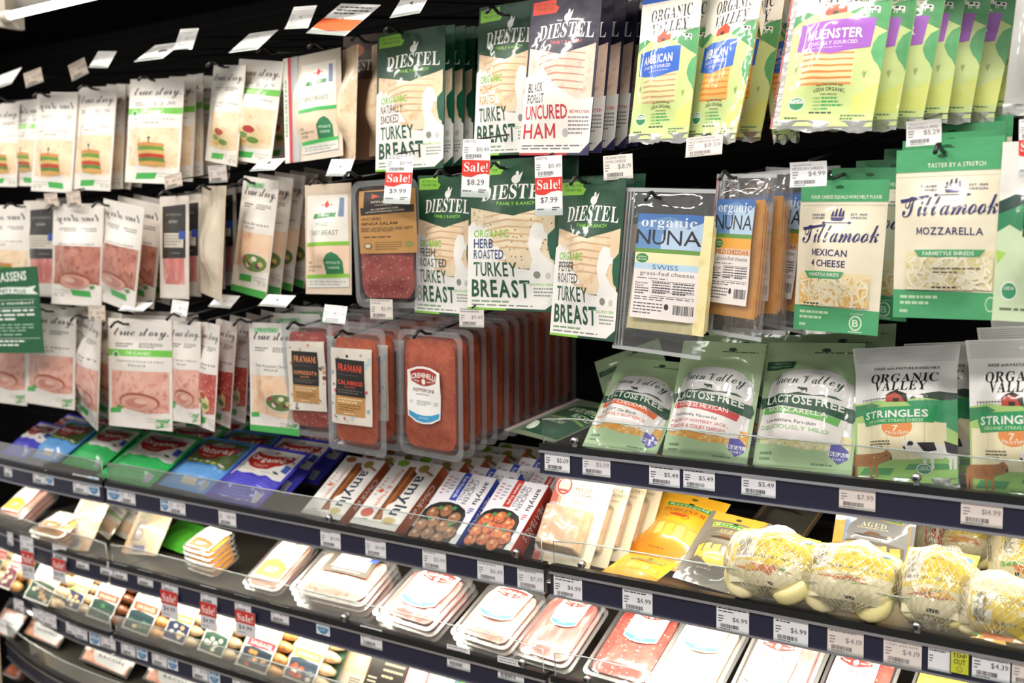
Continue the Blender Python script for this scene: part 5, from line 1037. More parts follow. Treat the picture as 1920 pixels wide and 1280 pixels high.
o = bag('lunch_meat_bag', 'ham pack with round ham slice picture, right of the gleaming ham pack', 'lunch meat', (318, 376, 602, 792, Y3-.02, -3, -4, 0), story(False, 'ham', 'ham', 'Virginia Ham', 'r'), OFF, .009, .14, .07, .06, seed=85, cback='ham')
o = bag('lunch_meat_bag', 'white salami pack in front of a row of red edges in the third row', 'lunch meat', (368, 408, 604, 804, Y3-.02, -4, -12, 4), story(False, 'salad', 'salami', 'Salami'), OFF, .010, .14, .07, .06, seed=86, cback='salami')
row(o, 7, (.006, .038, .004), 'white salami pack with red edge', 'white salami packs in the third row', 1.5, -1)
o = bag('lunch_meat_bag', 'chicken pack with salad bowl picture and green base, left of the soppressata tray', 'lunch meat', (468, 560, 606, 812, Y3, -2, 0, 0), story(False, 'bowl', 'chicken', 'Oven Roasted Chicken', 'r', protein=True, greenbase=True), OFF, .010, .14, .07, .06, seed=87, cback=GN)
row(o, 2, (.004, .06, .014), 'chicken pack with green base', 'chicken packs in the third row')
def framani(name, ink, seed, marb):
    a = Art(); q = random.Random(seed); a.p([(0, .02), (1, 0), (1, .97), (0, .99)], '#ddd6ca/card')
    for k in range(22):
        x, y = q.choice([q.uniform(.0, .1), q.uniform(.82, .93)]) if k > 8 else q.uniform(.0, .8), q.uniform(0, .95) if k > 8 else q.choice([q.uniform(0, .14), q.uniform(.86, .94)])
        s_ = q.uniform(.03, .09); a.p([(x, y), (x+s_, y+q.uniform(-.02, .03)), (x+s_*.9, y+s_*.6), (x+q.uniform(0, .03), y+s_*.5)], q.choice(marb))
    a.r(.14, .15, .84, .62, '#221f1e/card'); a.r(.13, .62, .83, .87, '#b98a52/card'); a.t("FRA'MANI", .2, .21, .78, .305, ink, 'b'); a.ln(.2, .345, .78, 1, .02, '#5a544e/card', .4, 2); a.t(name, .18, .42, .8, .475, ink, 'b'); a.t('SALAMI', .36, .49, .6, .515, ink, 's'); a.ln(.2, .54, .78, 2, .03, '#6a625a/card', .4, 3)
    a.ln(.2, .65, .78, 2, .035, '#e6cfa8/card', .5, 4); a.ln(.22, .73, .74, 3, .03, '#6a4c2a/card', .4, 5); a.ln(.35, .835, .65, 1, .025, '#e6cfa8/card', .5, 6); return a
o = tray('salami_tray', 'clear tray of soppressata with black and tan label', 'lunch meat', (532, 626, 604, 818, Y3-.005, -1, 0, 0), 'salami', framani('SOPPRESSATA', '#d98a5a/card', 3, ['#6a4a3a/card', '#b9b0a0/card', '#c98a6a/card', '#8f8f86/card']), (.14, .16, .88, .76), .012, .004, .16, .012, seed=88, inset=.2)if False else tray('salami_tray', 'clear tray of soppressata with black and tan label', 'lunch meat', (532, 626, 604, 818, Y3-.005, -1, 0, 0), 'salami', framani('SOPPRESSATA', '#d98a5a/card', 3, ['#6a4a3a/card', '#b9b0a0/card', '#c98a6a/card', '#8f8f86/card']), (.14, .16, .88, .78), .012, .004, .17, .012, seed=88)
row(o, 4, (.004, .045, .006), 'clear soppressata tray', 'soppressata trays')
o = tray('salami_tray', 'clear tray of calabrese salami with black and tan label, left of the pepperoni', 'lunch meat', (614, 722, 614, 850, Y3-.03, -1, 0, 2), 'pepperoni', framani('CALABRESE', '#e2503a/card', 8, ['#c9566a/card', '#2a2624/card', '#8fa8b9/card', '#e0b4b0/card', '#b4c9d4/card']), (.1, .16, .82, .78), .012, .004, .17, .012, seed=89)
row(o, 5, (.002, .045, .006), 'clear calabrese tray', 'calabrese trays')
for px, py, Y, l, tg in ((95, 182, YT, 'reversed turkey bags on the top row', (190, 112, .03)), (180, 168, YT, 'sandwich pictured turkey bags', (349, 73, .02)), (292, 152, YT, 'green banded turkey bags', (298, 97, .0)), (420, 126, YT, 'edge-on turkey bags', (475, 78, .02)), (514, 100, YT, 'salad pictured turkey bags', (563, 32, .02)), (610, 92, YT, 'red zip turkey bag', (642, 36, .02)), (20, 190, YT, 'leftmost turkey bags', (60, 146, .03)), (690, 80, YT, 'edge-on clear turkey bags', (770, 6, .02)),
                         (40, 388, YL, 'turkey bag behind the sign', (138, 358, .03)), (122, 392, YL, 'left ham bag of the pair', (324, 340, .0)), (205, 386, YL, 'right ham bag of the pair', None), (330, 366, YL, 'black labelled prosciutto', (408, 325, .02)), (400, 356, YL, 'edge-on pale turkey', (502, 306, .02)), (478, 344, YL, 'green based chicken bags', (638, 313, .02)), (612, 344, YL, 'white labelled turkey bag', None), (676, 332, YL-.03, 'genoa salami tray', None),
                         (96, 584, Y3, 'ham bags right of the sign', (182, 586, .02)), (165, 596, Y3, 'edge-on ham bags', (252, 574, .02)), (240, 608, Y3-.03, 'gleaming ham packs', (337, 578, .02)), (345, 594, Y3-.02, 'round ham picture pack', (420, 565, .02)), (386, 602, Y3-.02, 'white salami packs', (519, 563, .02)), (470, 604, Y3, 'chicken packs', (627, 588, .0)), (570, 610, Y3-.005, 'soppressata trays', None), (660, 626, Y3-.03, 'calabrese trays', (716, 578, .02))):
    hook(px, py, Y, hk % l, tg)
WB, BG_ = '#f4f3f2/paper', '#d9c9b8/paper'
k = 0
for sp, pp, lb in (((-4, 26, 137, 160, .03, 40, 0, -12), WB, 'at the left edge above the top row'), ((45, 80, 131, 160, .03, -5, 0, -6), BG_, 'beige, second from the left edge above the top row'), ((129, 164, 113, 147, .03, -8, 0, -10), BG_, 'beige and tilted, above the reversed turkey bag'), ((175, 210, 96, 127, .02, 30, 0, 8), WB, 'bright white, above the sandwich pictured bag'), ((275, 320, 84, 110, .02, 52, 0, 4), WB, 'bright white and tipped back, above the green banded bag'), ((332, 366, 54, 92, .02, 20, 0, 6), WB, 'upright bright white, right of the tipped one above the green banded bag'), ((452, 498, 62, 93, .02, 50, 0, 3), WB, 'bright white and tipped, above the slanted turkey bag'), ((543, 585, 12, 53, .02, 25, 0, 6), WB, 'bright white, high above the red zip bag'), ((745, 795, -8, 27, .02, 40, 0, 0), WB, 'white, cut by the top edge above the smoked turkey'),
        ((84, 108, 362, 389, .03, -5), BG_, 'left one of two under the reversed turkey bag'), ((125, 151, 358, 388, .03, -5), BG_, 'right one of two under the reversed turkey bag'), ((308, 341, 326, 352, .0, 0, 0, -6), BG_, 'beige, under the green banded turkey bag'), ((391, 425, 310, 342, .02, -5, 0, 0), '#cfc4bd/paper', 'greyish, under the edge-on turkey bags'), ((480, 524, 298, 319, .02, 52, 0, 2), WB, 'white and tipped back, under the slanted turkey bag'), ((616, 659, 298, 330, .02, 25, 0, 3), WB, 'white, under the edge-on clear bags'),
        ((166, 197, 572, 602, .02, 0), BG_, 'between the pair of clear ham bags and the third row'), ((230, 278, 566, 583, .02, 58), WB, 'tipped nearly flat under the clear ham pair'), ((321, 352, 563, 594, .02, 10, 0, 4), WB, 'white, under the black labelled prosciutto'), ((398, 442, 552, 577, .02, 48, 0, 3), WB, 'tipped back under the pale edge-on bag'), ((492, 546, 552, 575, .02, 52, 0, 2), WB, 'tipped back under the green based chicken bags'), ((606, 649, 572, 606, .0, 12, 0, 3), WB, 'white, above the soppressata tray')):
    k += 1; ticket('hung price ticket '+lb, tuple(sp)+(0,)*(8-len(sp)), '$7.99', None, pp, k, group=hg)
a = Art(); a.r(0, 0, 1, 1, WB); a.p([(0, .5), (1, .5), (1, .85), (.5, .9), (0, .82)], '#e8622f/paper'); a.ln(.1, .1, .9, 3, .1, INK, .4, 3)
ticket('long white and orange sale ticket tipped back at the top edge of the picture', (604, 682, 6, 66, .02, 48, 0, 16), None, None, WB, 77, art=a, group=hg)
ticket('cream ticket reading 5.99 under the genoa salami tray', (694, 736, 561, 598, .02, 0), '$5.99', None, '#ded5cc/paper', 78, group=hg)
ticket('cream ticket reading 9.49 above the pepperoni row', (861, 907, 577, 613, .03, 0), '$9.49', None, '#e2dbd6/paper', 79, group=hg)
# store sign
w_, h_, mw = solve(-64, 73, 503, 662, -.02, 0, 6, -2)
o = thing('store_sign', 'green store membership sign with white lettering hanging at the left edge', 'sign', mw); g = G(); GS, SW = '#20603c/paper', '#e6efe6/paper'; g.box(-w_/2, w_/2, 0, .003, 0, h_, GS)
a = Art(); a.t('LASSENS', .455, .05, .86, .16, SW, 'h', sl=-.012); a.p([(.1, .30), (.3, .245), (.6, .225), (.86, .235), (.98, .22), (.93, .27), (1, .32), (.86, .315), (.6, .30), (.3, .32), (.1, .37)], SW); a.t('COMMUNITY PLUS', .22, .245, .84, .29, GS, 'b', arc=.015); a.r(.1, .375, .95, .379, SW)
a.t('Are you a member?', .12, .395, .93, .44, SW, 'r'); a.r(.1, .465, .95, .469, SW); a.ln(.14, .49, .93, 3, .05, SW, .45, 3); a.ln(.16, .66, .93, 3, .035, '#9fc0aa/paper', .4, 4); a.ln(.2, .775, .92, 1, .04, '#9fc0aa/paper', .4, 5); a.r(.1, .825, .98, .829, SW); a.ln(.3, .85, .78, 2, .045, SW, .45, 6)
a.onto(g, w_, h_, lambda u, v: 0, flat_=True, step=.0001); obj('panel', g.mesh('panel'), o)
g = G(); g.tube([(0, .004, h_*.92), (0, BACK+.0, h_*1.0)], .0025, '#0c0c0d/plastic'); obj('bracket_rod', g.mesh('bracket_rod'), o)
# ------------------------------------------------------------------ coloured deli packs lying on the middle left shelf
def deli(colr, dark, lowc, word, white):
    a = Art(); a.r(0, 0, 1, 1, colr); a.p([(.07, .05), (.93, .05), (.95, .54), (.85, .57), (.75, .55), (.65, .58), (.5, .555), (.35, .585), (.2, .56), (.06, .57)], '#ebe7e2' if white else '#5f7a3e')
    a.p([(.18, .13), (.3, .19), (.42, .22), (.58, .22), (.72, .18), (.86, .13), (.88, .22), (.8, .36), (.66, .455), (.5, .475), (.36, .45), (.24, .37), (.17, .24)], '#a8281f'); a.p([(.34, .10), (.5, .075), (.7, .10), (.72, .18), (.58, .22), (.42, .22), (.33, .18)], '#efece6' if white else '#cfd6c4'); a.p([(.5, .08), (.56, .115), (.5, .15), (.45, .115)], '#d9342c'); a.ln(.4, .165, .64, 2, .02, '#6a8a7a', .4, 3)
    a.t(word, .24, .27, .82, .37, '#efe9e2', 'b', arc=-.04); a.t('HALF' if not white else 'TURKEY', .38, .40, .64, .44, '#e0a8a0', 'b', arc=-.015)
    if white: a.ln(.12, .44, .28, 3, .025, '#6a8f8a', .5, 4); a.r(.85, .3, .93, .42, '#3f5ab0'); a.e(.82, .47, .04, .018, '#2a4a3a', 8); a.ln(.6, .5, .9, 1, .02, '#7a9a70', .4, 5); a.ln(.3, .5, .55, 1, .02, '#d99a5a', .5, 6)
    else:
        for k in range(7): a.e(.12+k*.12, .52+.01*(k % 2), .05, .018, '#c9cf5a' if k % 2 else '#dfe4d8', 8)
    for k in range(9): a.p([(.03, .60+k*.038), (.5, .612+k*.038), (.97, .60+k*.038), (.97, .612+k*.038), (.5, .628+k*.038), (.03, .612+k*.038)], lowc)
    a.r(.8, .80, .9, .94, '#d9dce8'); a.ln(.815, .81, .885, 5, .024, '#7a7f9a', .4, 6)
    if white is False: a.p([(.42, .80), (.70, .80), (.70, .90), (.42, .90)], '#e9d9c2/paper'); a.p([(.42, .80), (.70, .80), (.70, .84), (.42, .84)], '#f2f0ee/paper')
    return a
PUR, BLU, GRN_ = ('#4440c4', '#2f2b98', '#6a66d8'), ('#5aa2ea', '#2f6ab4', '#86bcf0'), ('#26bc58', '#15803a', '#58d080')
pk = 'deli pack lying on the middle left shelf'
dl = []
for cols, sp, word, wh, lb in ((PUR, (32, 90, 786, 862), 'Organic', True, 'purple and white deli pack at the far left of the coloured row'), (BLU, (80, 158, 784, 868), 'Natural', False, 'blue and olive deli pack second from the left of the coloured row'), (GRN_, (150, 236, 792, 884), 'Organic', True, 'green and white deli pack behind the shelf joint at the left'),
                              (GRN_, (220, 342, 802, 912), 'Organic', True, 'bright green and white deli pack in the middle of the coloured row'), (BLU, (330, 444, 815, 926), 'Natural', False, 'blue and olive deli pack right of the bright green one'), (PUR, (422, 545, 830, 950), 'Organic', True, 'purple and white deli pack at the right end of the coloured row')):
    o = bag('deli_pack', lb, 'lunch meat', lean(*sp, D2, 60, 0, 2, .014, .018), deli(*cols, word, wh), cols[0], .014, .06, .05, .04, seed=len(lb), cback=cols[1], pw=.45)
    dl.append(o)
for o, n, w_ in zip(dl, (1, 1, 1, 2, 2, 2), ('far left purple', 'far left blue', 'far left green', 'bright green', 'blue and olive', 'right end purple')):
    row(o, n, back_n(o, .036, .012, .012), w_+' deli pack', w_+' deli packs', 3)
o = tray('ham_tray', 'clear backed ham tray lying between the purple deli pack and the sausage boxes', 'lunch meat', lean(570, 632, 838, 918, D2, 60, 0, 2, .02), 'ham', None, depth=.012, seed=91)
a = Art(); a.r(0, 0, 1, 1, '#e9e6e6/card'); a.ln(.1, .1, .9, 4, .08, '#a9a4a8/card', .4, 3); a.r(.12, .55, .88, .95, 'ham')
# ------------------------------------------------------------------ sausage and meatball boxes
def amylu(flav, fc, seed):
    a = Art(); K = '#f0ede9/card'; a.r(0, 0, 1, 1, K); a.p([(.36, .10), (.62, .08), (.64, .88), (.40, .90)], 'sausage_dark'); a.p([(.45, .1), (.5, .1), (.52, .88), (.47, .88)], '#b06a3a/card')
    a.e(.66, .10, .15, .085, K, 14); a.p([(.58, .62), (.5, .68), (.5, .78), (.58, .84)], K); a.p([(.62, .20), (.96, .2), (.96, .92), (.62, .92), (.52, .78), (.54, .66), (.6, .6)], K); a.e(.68, .1, .11, .062, '#b98a4a/card', 14); a.e(.68, .1, .07, .04, '#8f9a4a/card', 12); a.p([(.78, .12), (.96, .17), (.95, .195), (.76, .15)], '#a87a44/card')
    a.t('amylu', .56, .21, .9, .80, '#2f3a4a/card', 'b', rot=90); a.t(flav, .2, .14, .32, .72, '#e08a6a/card', 's', rot=90); a.ln(.06, .3, .12, 6, .05, '#d9a890/card', .4, seed); a.e(.16, .50, .05, .028, fc, 12)
    a.e(.18, .06, .13, .05, '#a8683c/card' if seed < 2 else '#86b43c/card', 14); a.e(.2, .82, .13, .065, '#c9584a/card' if seed > 1 else K, 14); a.e(.74, .88, .15, .055, '#d9c9a8/card', 14); a.e(.74, .88, .11, .04, '#c4b07a/card', 12); a.p([(.1, .92), (.3, .90), (.3, .915)], '#7aa05a/card'); return a
def meatballs(style, c, plate):
    a = Art(); K = '#eeebf2/card'; a.r(0, 0, 1, 1, K); a.t('amylu', .80, .08, .95, .42, '#2f3a4a/card', 'b', rot=90); a.t('CHICKEN', .62, .08, .72, .44, '#5a5a62/card', 's', rot=90); a.t('MEATBALLS', .52, .08, .60, .40, '#5a5a62/card', 's', rot=90)
    a.r(.34, 0, .49, .42, c); a.t(style, .38, .05, .46, .38, '#f2eeee/card', 'b', rot=90); a.ln(.06, .08, .14, 6, .05, '#c98a8a/card', .4, 3); a.ln(.18, .1, .28, 5, .05, '#a9a4b0/card', .4, 4); a.ln(.84, .48, .94, 3, .03, c, .5, 5)
    a.p([(.0, .62), (.06, .54), (.2, .475), (.4, .45), (.6, .465), (.78, .52), (.86, .60), (.88, .72), (.86, 1), (0, 1)], '#1e1c1c/card')
    q = random.Random(int(len(style)))
    if plate == 'tomato_meatball': a.p([(.06, .66), (.3, .54), (.6, .55), (.8, .66), (.84, .9), (.8, 1), (.02, 1)], '#c2502c/card')
    for x, y in ((.2, .64), (.44, .58), (.68, .66), (.32, .76), (.56, .80), (.12, .84), (.76, .86), (.36, .93), (.6, .97), (.12, .97)):
        a.e(x+.015, y+.012, .125, .088, '#2a1a12/card', 14); a.e(x, y, .12, .085, plate, 14); a.e(x-.03, y-.025, .04, .025, '#e0b07a/card' if plate != 'meatball' else '#c9a484/card', 8)
    for x, y in ((.28, .56), (.56, .53), (.22, .73), (.66, .76)): a.p([(x-.05, y), (x, y-.04), (x+.06, y-.02), (x+.03, y+.03)], '#3f8a4a/card')
    return a
def carton(name, label, cat, spec, art, side, depth, endc, word=None):
    w_, h_, mw = solve(*spec); o = thing(name, label, cat, mw); g = G(); g.box(-w_/2, w_/2, 0, depth, 0, h_, '#eeebe6/card')
    art.onto(g, w_, h_, lambda u, v: 0, flat_=True, step=.0001, lift=.0002)
    g.box(w_/2, w_/2+.0003, .0002, depth, 0, h_, side); g.box(-w_/2, w_/2, 0, depth, -.0003, 0, endc)
    if word:
        V, F = run(word, 'b'); g.add([(w_/2+.0006, depth*(.25+.5*(1-b)), h_*(.75-.5*a)) for a, b in V], [f[::-1] for f in F], '#f0e4e0/card')
    obj('carton', g.mesh('carton'), o); return o
OR, BL, RD_ = '#b4562a/card', '#2f4ab4/card', '#c23a2c/card'
o = carton('sausage_box', 'white chicken sausage box with brown window, left of the pair in front', 'sausage', lean(603, 686, 850, 974, D2, 56, 0, 1, .012, .024), amylu('Cranberry Jalapeno', '#e0763a/card', 1), OR, .026, '#2a2624/card', 'Chicken'); row(o, 3, back_n(o, .027, .0, .012), 'white sausage box', 'left sausage boxes', .5)
o = carton('sausage_box', 'white chicken sausage box with apple picture, right of the pair in front', 'sausage', lean(696, 792, 856, 994, D2, 56, 0, 1, .012, .024), amylu('Apple & Maple', '#d9663a/card', 2), OR, .026, '#2a2624/card', 'Chicken'); row(o, 5, back_n(o, .028, .0, .016), 'white apple sausage box', 'apple sausage boxes', .5)
o = carton('meatball_box', 'blue striped chicken meatball box with herb meatballs in a black pan', 'meatballs', lean(800, 898, 880, 1020, D2, 52, 0, 2, .012, .022), meatballs('Kale Mozzarella', BL, 'meatball'), BL, .026, '#3a3632/card', 'MEATBALLS'); row(o, 3, back_n(o, .036, .0, .016), 'blue striped meatball box', 'blue meatball boxes', .5)
o = carton('meatball_box', 'red striped italian style meatball box with meatballs in tomato sauce', 'meatballs', lean(902, 998, 894, 1032, D2, 52, 0, 2, .012, .03), meatballs('Italian Style', RD_, 'tomato_meatball'), RD_, .036, '#4a463e/card', 'MEATBALLS'); row(o, 2, back_n(o, .052, .0, .016), 'red striped meatball box', 'red meatball boxes', .5)
# ------------------------------------------------------------------ flat trays under the middle left shelf
def whitelab(word, c='#f0c23c'):
    a = Art(); a.p([(.02, .02), (.98, 0), (.98, .98), (.02, 1)], '#f4f1ec/paper'); a.t(word, .2, .06, .9, .24, '#3f3a36/paper', 's'); a.ln(.2, .34, .8, 2, .05, '#a9a49c/paper', .4, 3); a.p([(.05, .62), (.35, .55), (.7, .6), (.95, .7), (.95, .95), (.05, .96)], c+'/paper'); a.ln(.3, .75, .7, 2, .06, '#f8f4ea/paper', .5, 4); return a
o = T('tray with white and yellow label at the left end under the coloured deli packs', lean(16, 76, 900, 978, D3, 58, 0, 0, .014, lift=0.039), 'ham', whitelab('CORO'), (.1, .02, .8, .85), seed=92, group=st, depth=.009); stack(o, 2, 'yellow labelled tray at the left end')
o = T('tray of orange sliced meat half hidden by the striped packs at the left', lean(70, 150, 955, 1012, D3, 68, 0, 0, .014, lift=0.039), 'cheddar', whitelab('CORO', '#d9663a'), (.2, .1, .8, .8), seed=93, group=st, depth=.009); stack(o, 2, 'orange meat tray at the left')
for i, (sp, lb) in enumerate((((132, 190, 924, 1032), 'sliced chicken bag with striped back label, leftmost of the leaning group'), ((168, 232, 930, 1008), 'sliced chicken bag with green corner, second of the leaning group'), ((196, 258, 940, 1006), 'sliced chicken bag with white base, middle of the leaning group'), ((244, 312, 952, 1040), 'sliced chicken bag with striped back label, right of the leaning group'))):
    a = story(i == 1, 'none', 'chicken', 'Chicken Breast', greenbase=False)
    if i in (0, 3): a = Art(); a.r(0, 0, 1, 1, 'chicken'); a.p([(.0, 0), (.5, 0), (.7, 1), (.2, 1)], '#cfc6b4'); a.ln(.2, .35, .58, 9, .045, '#5f5a78', .5, 5); a.ln(.1, .05, .44, 4, .05, '#7a8a50', .45, 6); a.r(.3, .82, .62, .95, '#8a86a0')
    sbag(lb, lean(*sp, D3, 35, -6, (-8, 10, 4, -8)[i], .05), a, body='#c9a880', seed=94+i, th=.016, cback='#2f7a3c')
bag('lunch_meat_bag', 'bright green backed pack lying under the orange tray stack', 'lunch meat', lean(296, 384, 972, 1036, D3, 66, 0, 6, .06), None, '#4fae34', .006, seed=99)
o = T('stack of orange trays with white label, topmost tray', lean(352, 430, 985, 1042, D3, 66, 0, 4, .03, .062), 'cheddar', whitelab('ORGANIC', '#d9562f'), (.12, .02, .88, .9), seed=100, group=st, depth=.006, puffs=.002)
for k in range(4):
    c = dup(o); m = o.matrix_world.copy(); m.translation += Vector((.002*k, .002*k, -.0125*(k+1))); c.matrix_world = m; c['label'] = 'stack of orange trays with white label, %s tray from the top' % ORD[k+1]
o = T('tray with tall white label and yellow design under the purple deli pack', lean(484, 566, 1002, 1110, D3, 60, 0, 0, .014, lift=0.027), 'ham', whitelab('CORO'), (.16, .0, .9, .86), seed=101, group=st, depth=.009); stack(o, 1, 'white and yellow labelled tray')
def blkwin():
    a = Art(); a.r(0, 0, 1, 1, '#4a453e/paper'); a.r(.14, .12, .9, .78, '#f6f3ee/paper'); a.r(.8, .14, .97, .4, '#3f5ab4/paper'); a.ln(.2, .86, .9, 1, .06, '#cfc9c0/paper', .5, 2); return a
o = T('wide tray of pale ham with black bordered white label', lean(560, 726, 1030, 1140, D3, 62, 0, 0, .014, lift=0.052), 'ham', blkwin(), (.22, .0, .82, .5), seed=102, group=st, depth=.009); stack(o, 3, 'wide pale ham tray')
# ------------------------------------------------------------------ cooked sausage packs
def sauslab(top, mid, spots, seed):
    a = Art(); q = random.Random(seed); a.r(0, 0, 1, 1, '#f0ece2'); a.e(.5, .20, .4, .14, '#2f5a4c', 20); a.e(.5, .20, .36, .115, '#eef0e6', 20); a.t('ORGANIC', .2, .16, .8, .24, '#2f5a4c', 'b', arc=.02); a.r(.06, .40, .94, .56, top); a.t('SAUSAGE', .16, .44, .84, .52, '#f4efe4', 'b'); a.p([(.04, .60), (.3, .56), (.7, .58), (.96, .60), (.96, .96), (.04, .96)], mid)
    for k in range(8): a.e(q.uniform(.16, .84), q.uniform(.66, .92), .09, .045, q.choice(spots), 9)
    return a
SC = ['sausage_gold', 'sausage_pale', 'sausage_dark']
def sausage(label, spec, sk, top, mid, spots, seed, green='#1f4f40'):
    w_, h_, mw = solve(*spec); o = thing('sausage_pack', label, 'sausage', mw, 'cooked sausage packs on the third shelf'); r_ = h_/8.2
    for k in range(4):
        g = G(); z = h_*(k+.5)/4; pts = [(-w_*.5+w_*i/8, -r_*.9-.002*math.sin(3.14*i/8), z) for i in range(9)]
        g.tube(pts, [r_*.45, r_*.85, r_, r_, r_, r_, r_, r_*.85, r_*.45], SC[sk], 12); obj('sausage', g.mesh('sausage'), o)
    g = G(); g.box(-w_*.5, w_*.5, -.001, .002, 0, h_, green); obj('backing', g.mesh('backing'), o)
    sf = lambda u, v: r_*(1.93-.16*(1-abs(math.sin(4*math.pi*v))))+.0026
    a = sauslab(top, mid, spots, seed); lw_ = w_*.66; g = G()
    n_ = 20; vs = []
    a.onto(g, lw_, h_, sf, x0=-w_*.05, cell=.007); obj('printed_sleeve', g.mesh('printed_sleeve'), o)
    a = Art(); a.r(0, 0, 1, 1, '#e9ece2'); a.t('CHICKEN SAUSAGE', .2, .06, .8, .94, '#1f4f40', 'b', rot=90); g = G(); a.onto(g, w_*.12, h_, lambda u, v: r_*1.5, x0=-w_*.40, cell=.01); obj('side_strip', g.mesh('side_strip'), o)
    return o
for i, (sp, sk, top, mid, spots, lb) in enumerate((((2, 38, 1000, 1082), 1, '#c9402c', '#5f6a3a', ['#e6d9c4', '#b84a3a'], 'at the left edge'), ((30, 66, 1018, 1102), 0, '#b84a5a', '#6a3a44', ['#e6d9c4', '#8a4a54'], 'second from the left edge, under a red sale flag'), ((68, 148, 1046, 1128), 1, '#e6b4a0', '#3f5a4a', ['#efe4cf', '#c9a07a'], 'third from the left edge, with pale sausages'), ((132, 194, 1068, 1138), 1, '#8fbf4a', '#26305a', ['#e0b87a', '#efe0b8'], 'with lime band and navy bowl, left of the dark sausages'),
    ((182, 258, 1082, 1160), 2, '#c2543a', '#24443a', ['#3f8a5a', '#24503c'], 'with dark brown sausages'), ((250, 334, 1100, 1184), 0, '#e0663a', '#26444a', ['#3f7a54', '#d9c9b0', '#c2543a'], 'with orange band, right of the dark sausages'), ((324, 394, 1122, 1200), 1, '#8fbf4a', '#26305a', ['#e0b87a', '#efe0b8'], 'with lime band and navy bowl, under the 4.99 sale flag'), ((392, 468, 1140, 1224), 1, '#e6c4c0', '#2f5a4a', ['#efe6d0', '#e0d0b0'], 'with pink band and white spots'),
    ((460, 556, 1166, 1254), 0, '#b84a5a', '#2a3a4a', ['#c2543a', '#e0a050', '#3f7a54'], 'with burgundy band and golden sausages'), ((548, 642, 1184, 1276), 1, '#a8cf5a', '#3a4a5a', ['#d9603f', '#efe0c8', '#c2482f'], 'with lime band and red spots, at the right end'))):
    sausage('cooked sausage pack '+lb, lean(sp[0], sp[1]+2, sp[2], sp[3]+16, D4, 35, 0, 2, .014), sk, top, mid, spots, i)
def wood():
    a = Art(); a.r(0, 0, 1, 1, '#d9c09a/card'); a.r(.0, .62, 1, 1, '#cfc4b4/card'); a.ln(.5, .7, .9, 5, .05, '#3a3630/card', .5, 4); a.e(.7, .35, .12, .1, '#efe0c4/card'); return a
def blk():
    a = Art(); a.r(0, 0, 1, 1, '#24211f/card'); a.e(.25, .12, .18, .1, '#cfc6b4/card', 16); a.e(.25, .12, .13, .07, '#3a352e/card', 16); a.ln(.4, .2, .95, 4, .11, '#cbb98f/card', .35, 6); a.ln(.05, .6, .3, 5, .07, '#d9d0bc/card', .4, 7); a.r(.2, .8, .35, .9, '#2f9a84/card'); return a
def band_(c, d):
    a = Art(); a.r(0, 0, 1, 1, c); a.e(.4, .4, .3, .12, d, 16); a.ln(.2, .1, .8, 2, .06, d, .4, 3); a.ln(.2, .6, .8, 4, .06, d, .4, 4); return a
for sp, a, sd, lb, nm, ct in (((636, 690, 1200, 1300), wood(), '#b99a70/card', 'wood grained sausage box right of the sausage packs', 'sausage_box', 'sausage'), ((688, 760, 1206, 1320), blk(), '#1a1816/card', 'black box with cream lettering right of the wood grained box', 'bacon_box', 'bacon'), ((738, 796, 1226, 1330), band_('#e6bcc0/card', '#d99aa4/card'), '#cfa0a8/card', 'pale pink box at the bottom edge beside the black box', 'bacon_box', 'bacon'), ((788, 850, 1230, 1340), band_('#bfe0ee/card', '#eef4f4/card'), '#8fbcd0/card', 'pale blue box at the bottom edge', 'bacon_box', 'bacon'), ((846, 934, 1246, 1350), band_('#1f5a34/card', '#6ac04a/card'), '#17402a/card', 'dark green box at the bottom edge right of the pale blue box', 'bacon_box', 'bacon')):
    carton(nm, lb, ct, lean(*sp, D4, 32, 0, 0, .04, .013), a, sd, .02, '#2a2624/card')
# ------------------------------------------------------------------ bacon packs low in the corner
def baconart(word):
    a = Art(); a.r(0, 0, 1, 1, '#2a2c2a'); a.r(.05, .3, .95, .95, 'bacon'); a.p([(.3, .42), (.8, .3), (.98, .5), (.9, .95), (.3, .9), (.2, .65)], '#d9dcde'); a.t('UNCURED', .42, .60, .80, .67, '#55585c', 'b', sl=-.01); a.t(word, .38, .71, .84, .78, '#55585c', 'b', sl=-.01); a.ln(.3, .12, .8, 2, .06, '#6a706a', .4, 3); return a
for sp, wd_, lb in (((-6, 50, 1120, 1215), 'BACON', 'dark bacon pack at the far left of the bottom shelf'), ((52, 138, 1122, 1210), 'BACON ENDS', 'bacon pack with white torn shaped label on the bottom shelf'), ((158, 268, 1170, 1262), 'BACON', 'bacon pack with green topped label, right of the white labelled one'), ((276, 392, 1210, 1300), 'BACON', 'bacon pack at the bottom edge right of the green topped one'), ((398, 520, 1248, 1340), 'BACON', 'dark bacon pack cut by the bottom edge')):
    bag('bacon_pack', lb, 'bacon', lean(*sp, D5, 40, 0, 2, .1), baconart(wd_), '#2a2c2a', .014, seed=len(lb), cback='#1f201f')
o = T('tray of orange and brown pieces in the bottom left corner beside the end post', lean(8, 50, 1238, 1300, .42, 60, 0, 0, .08, .001), 'tomato_meatball', None, depth=.02, seed=120, group=st)
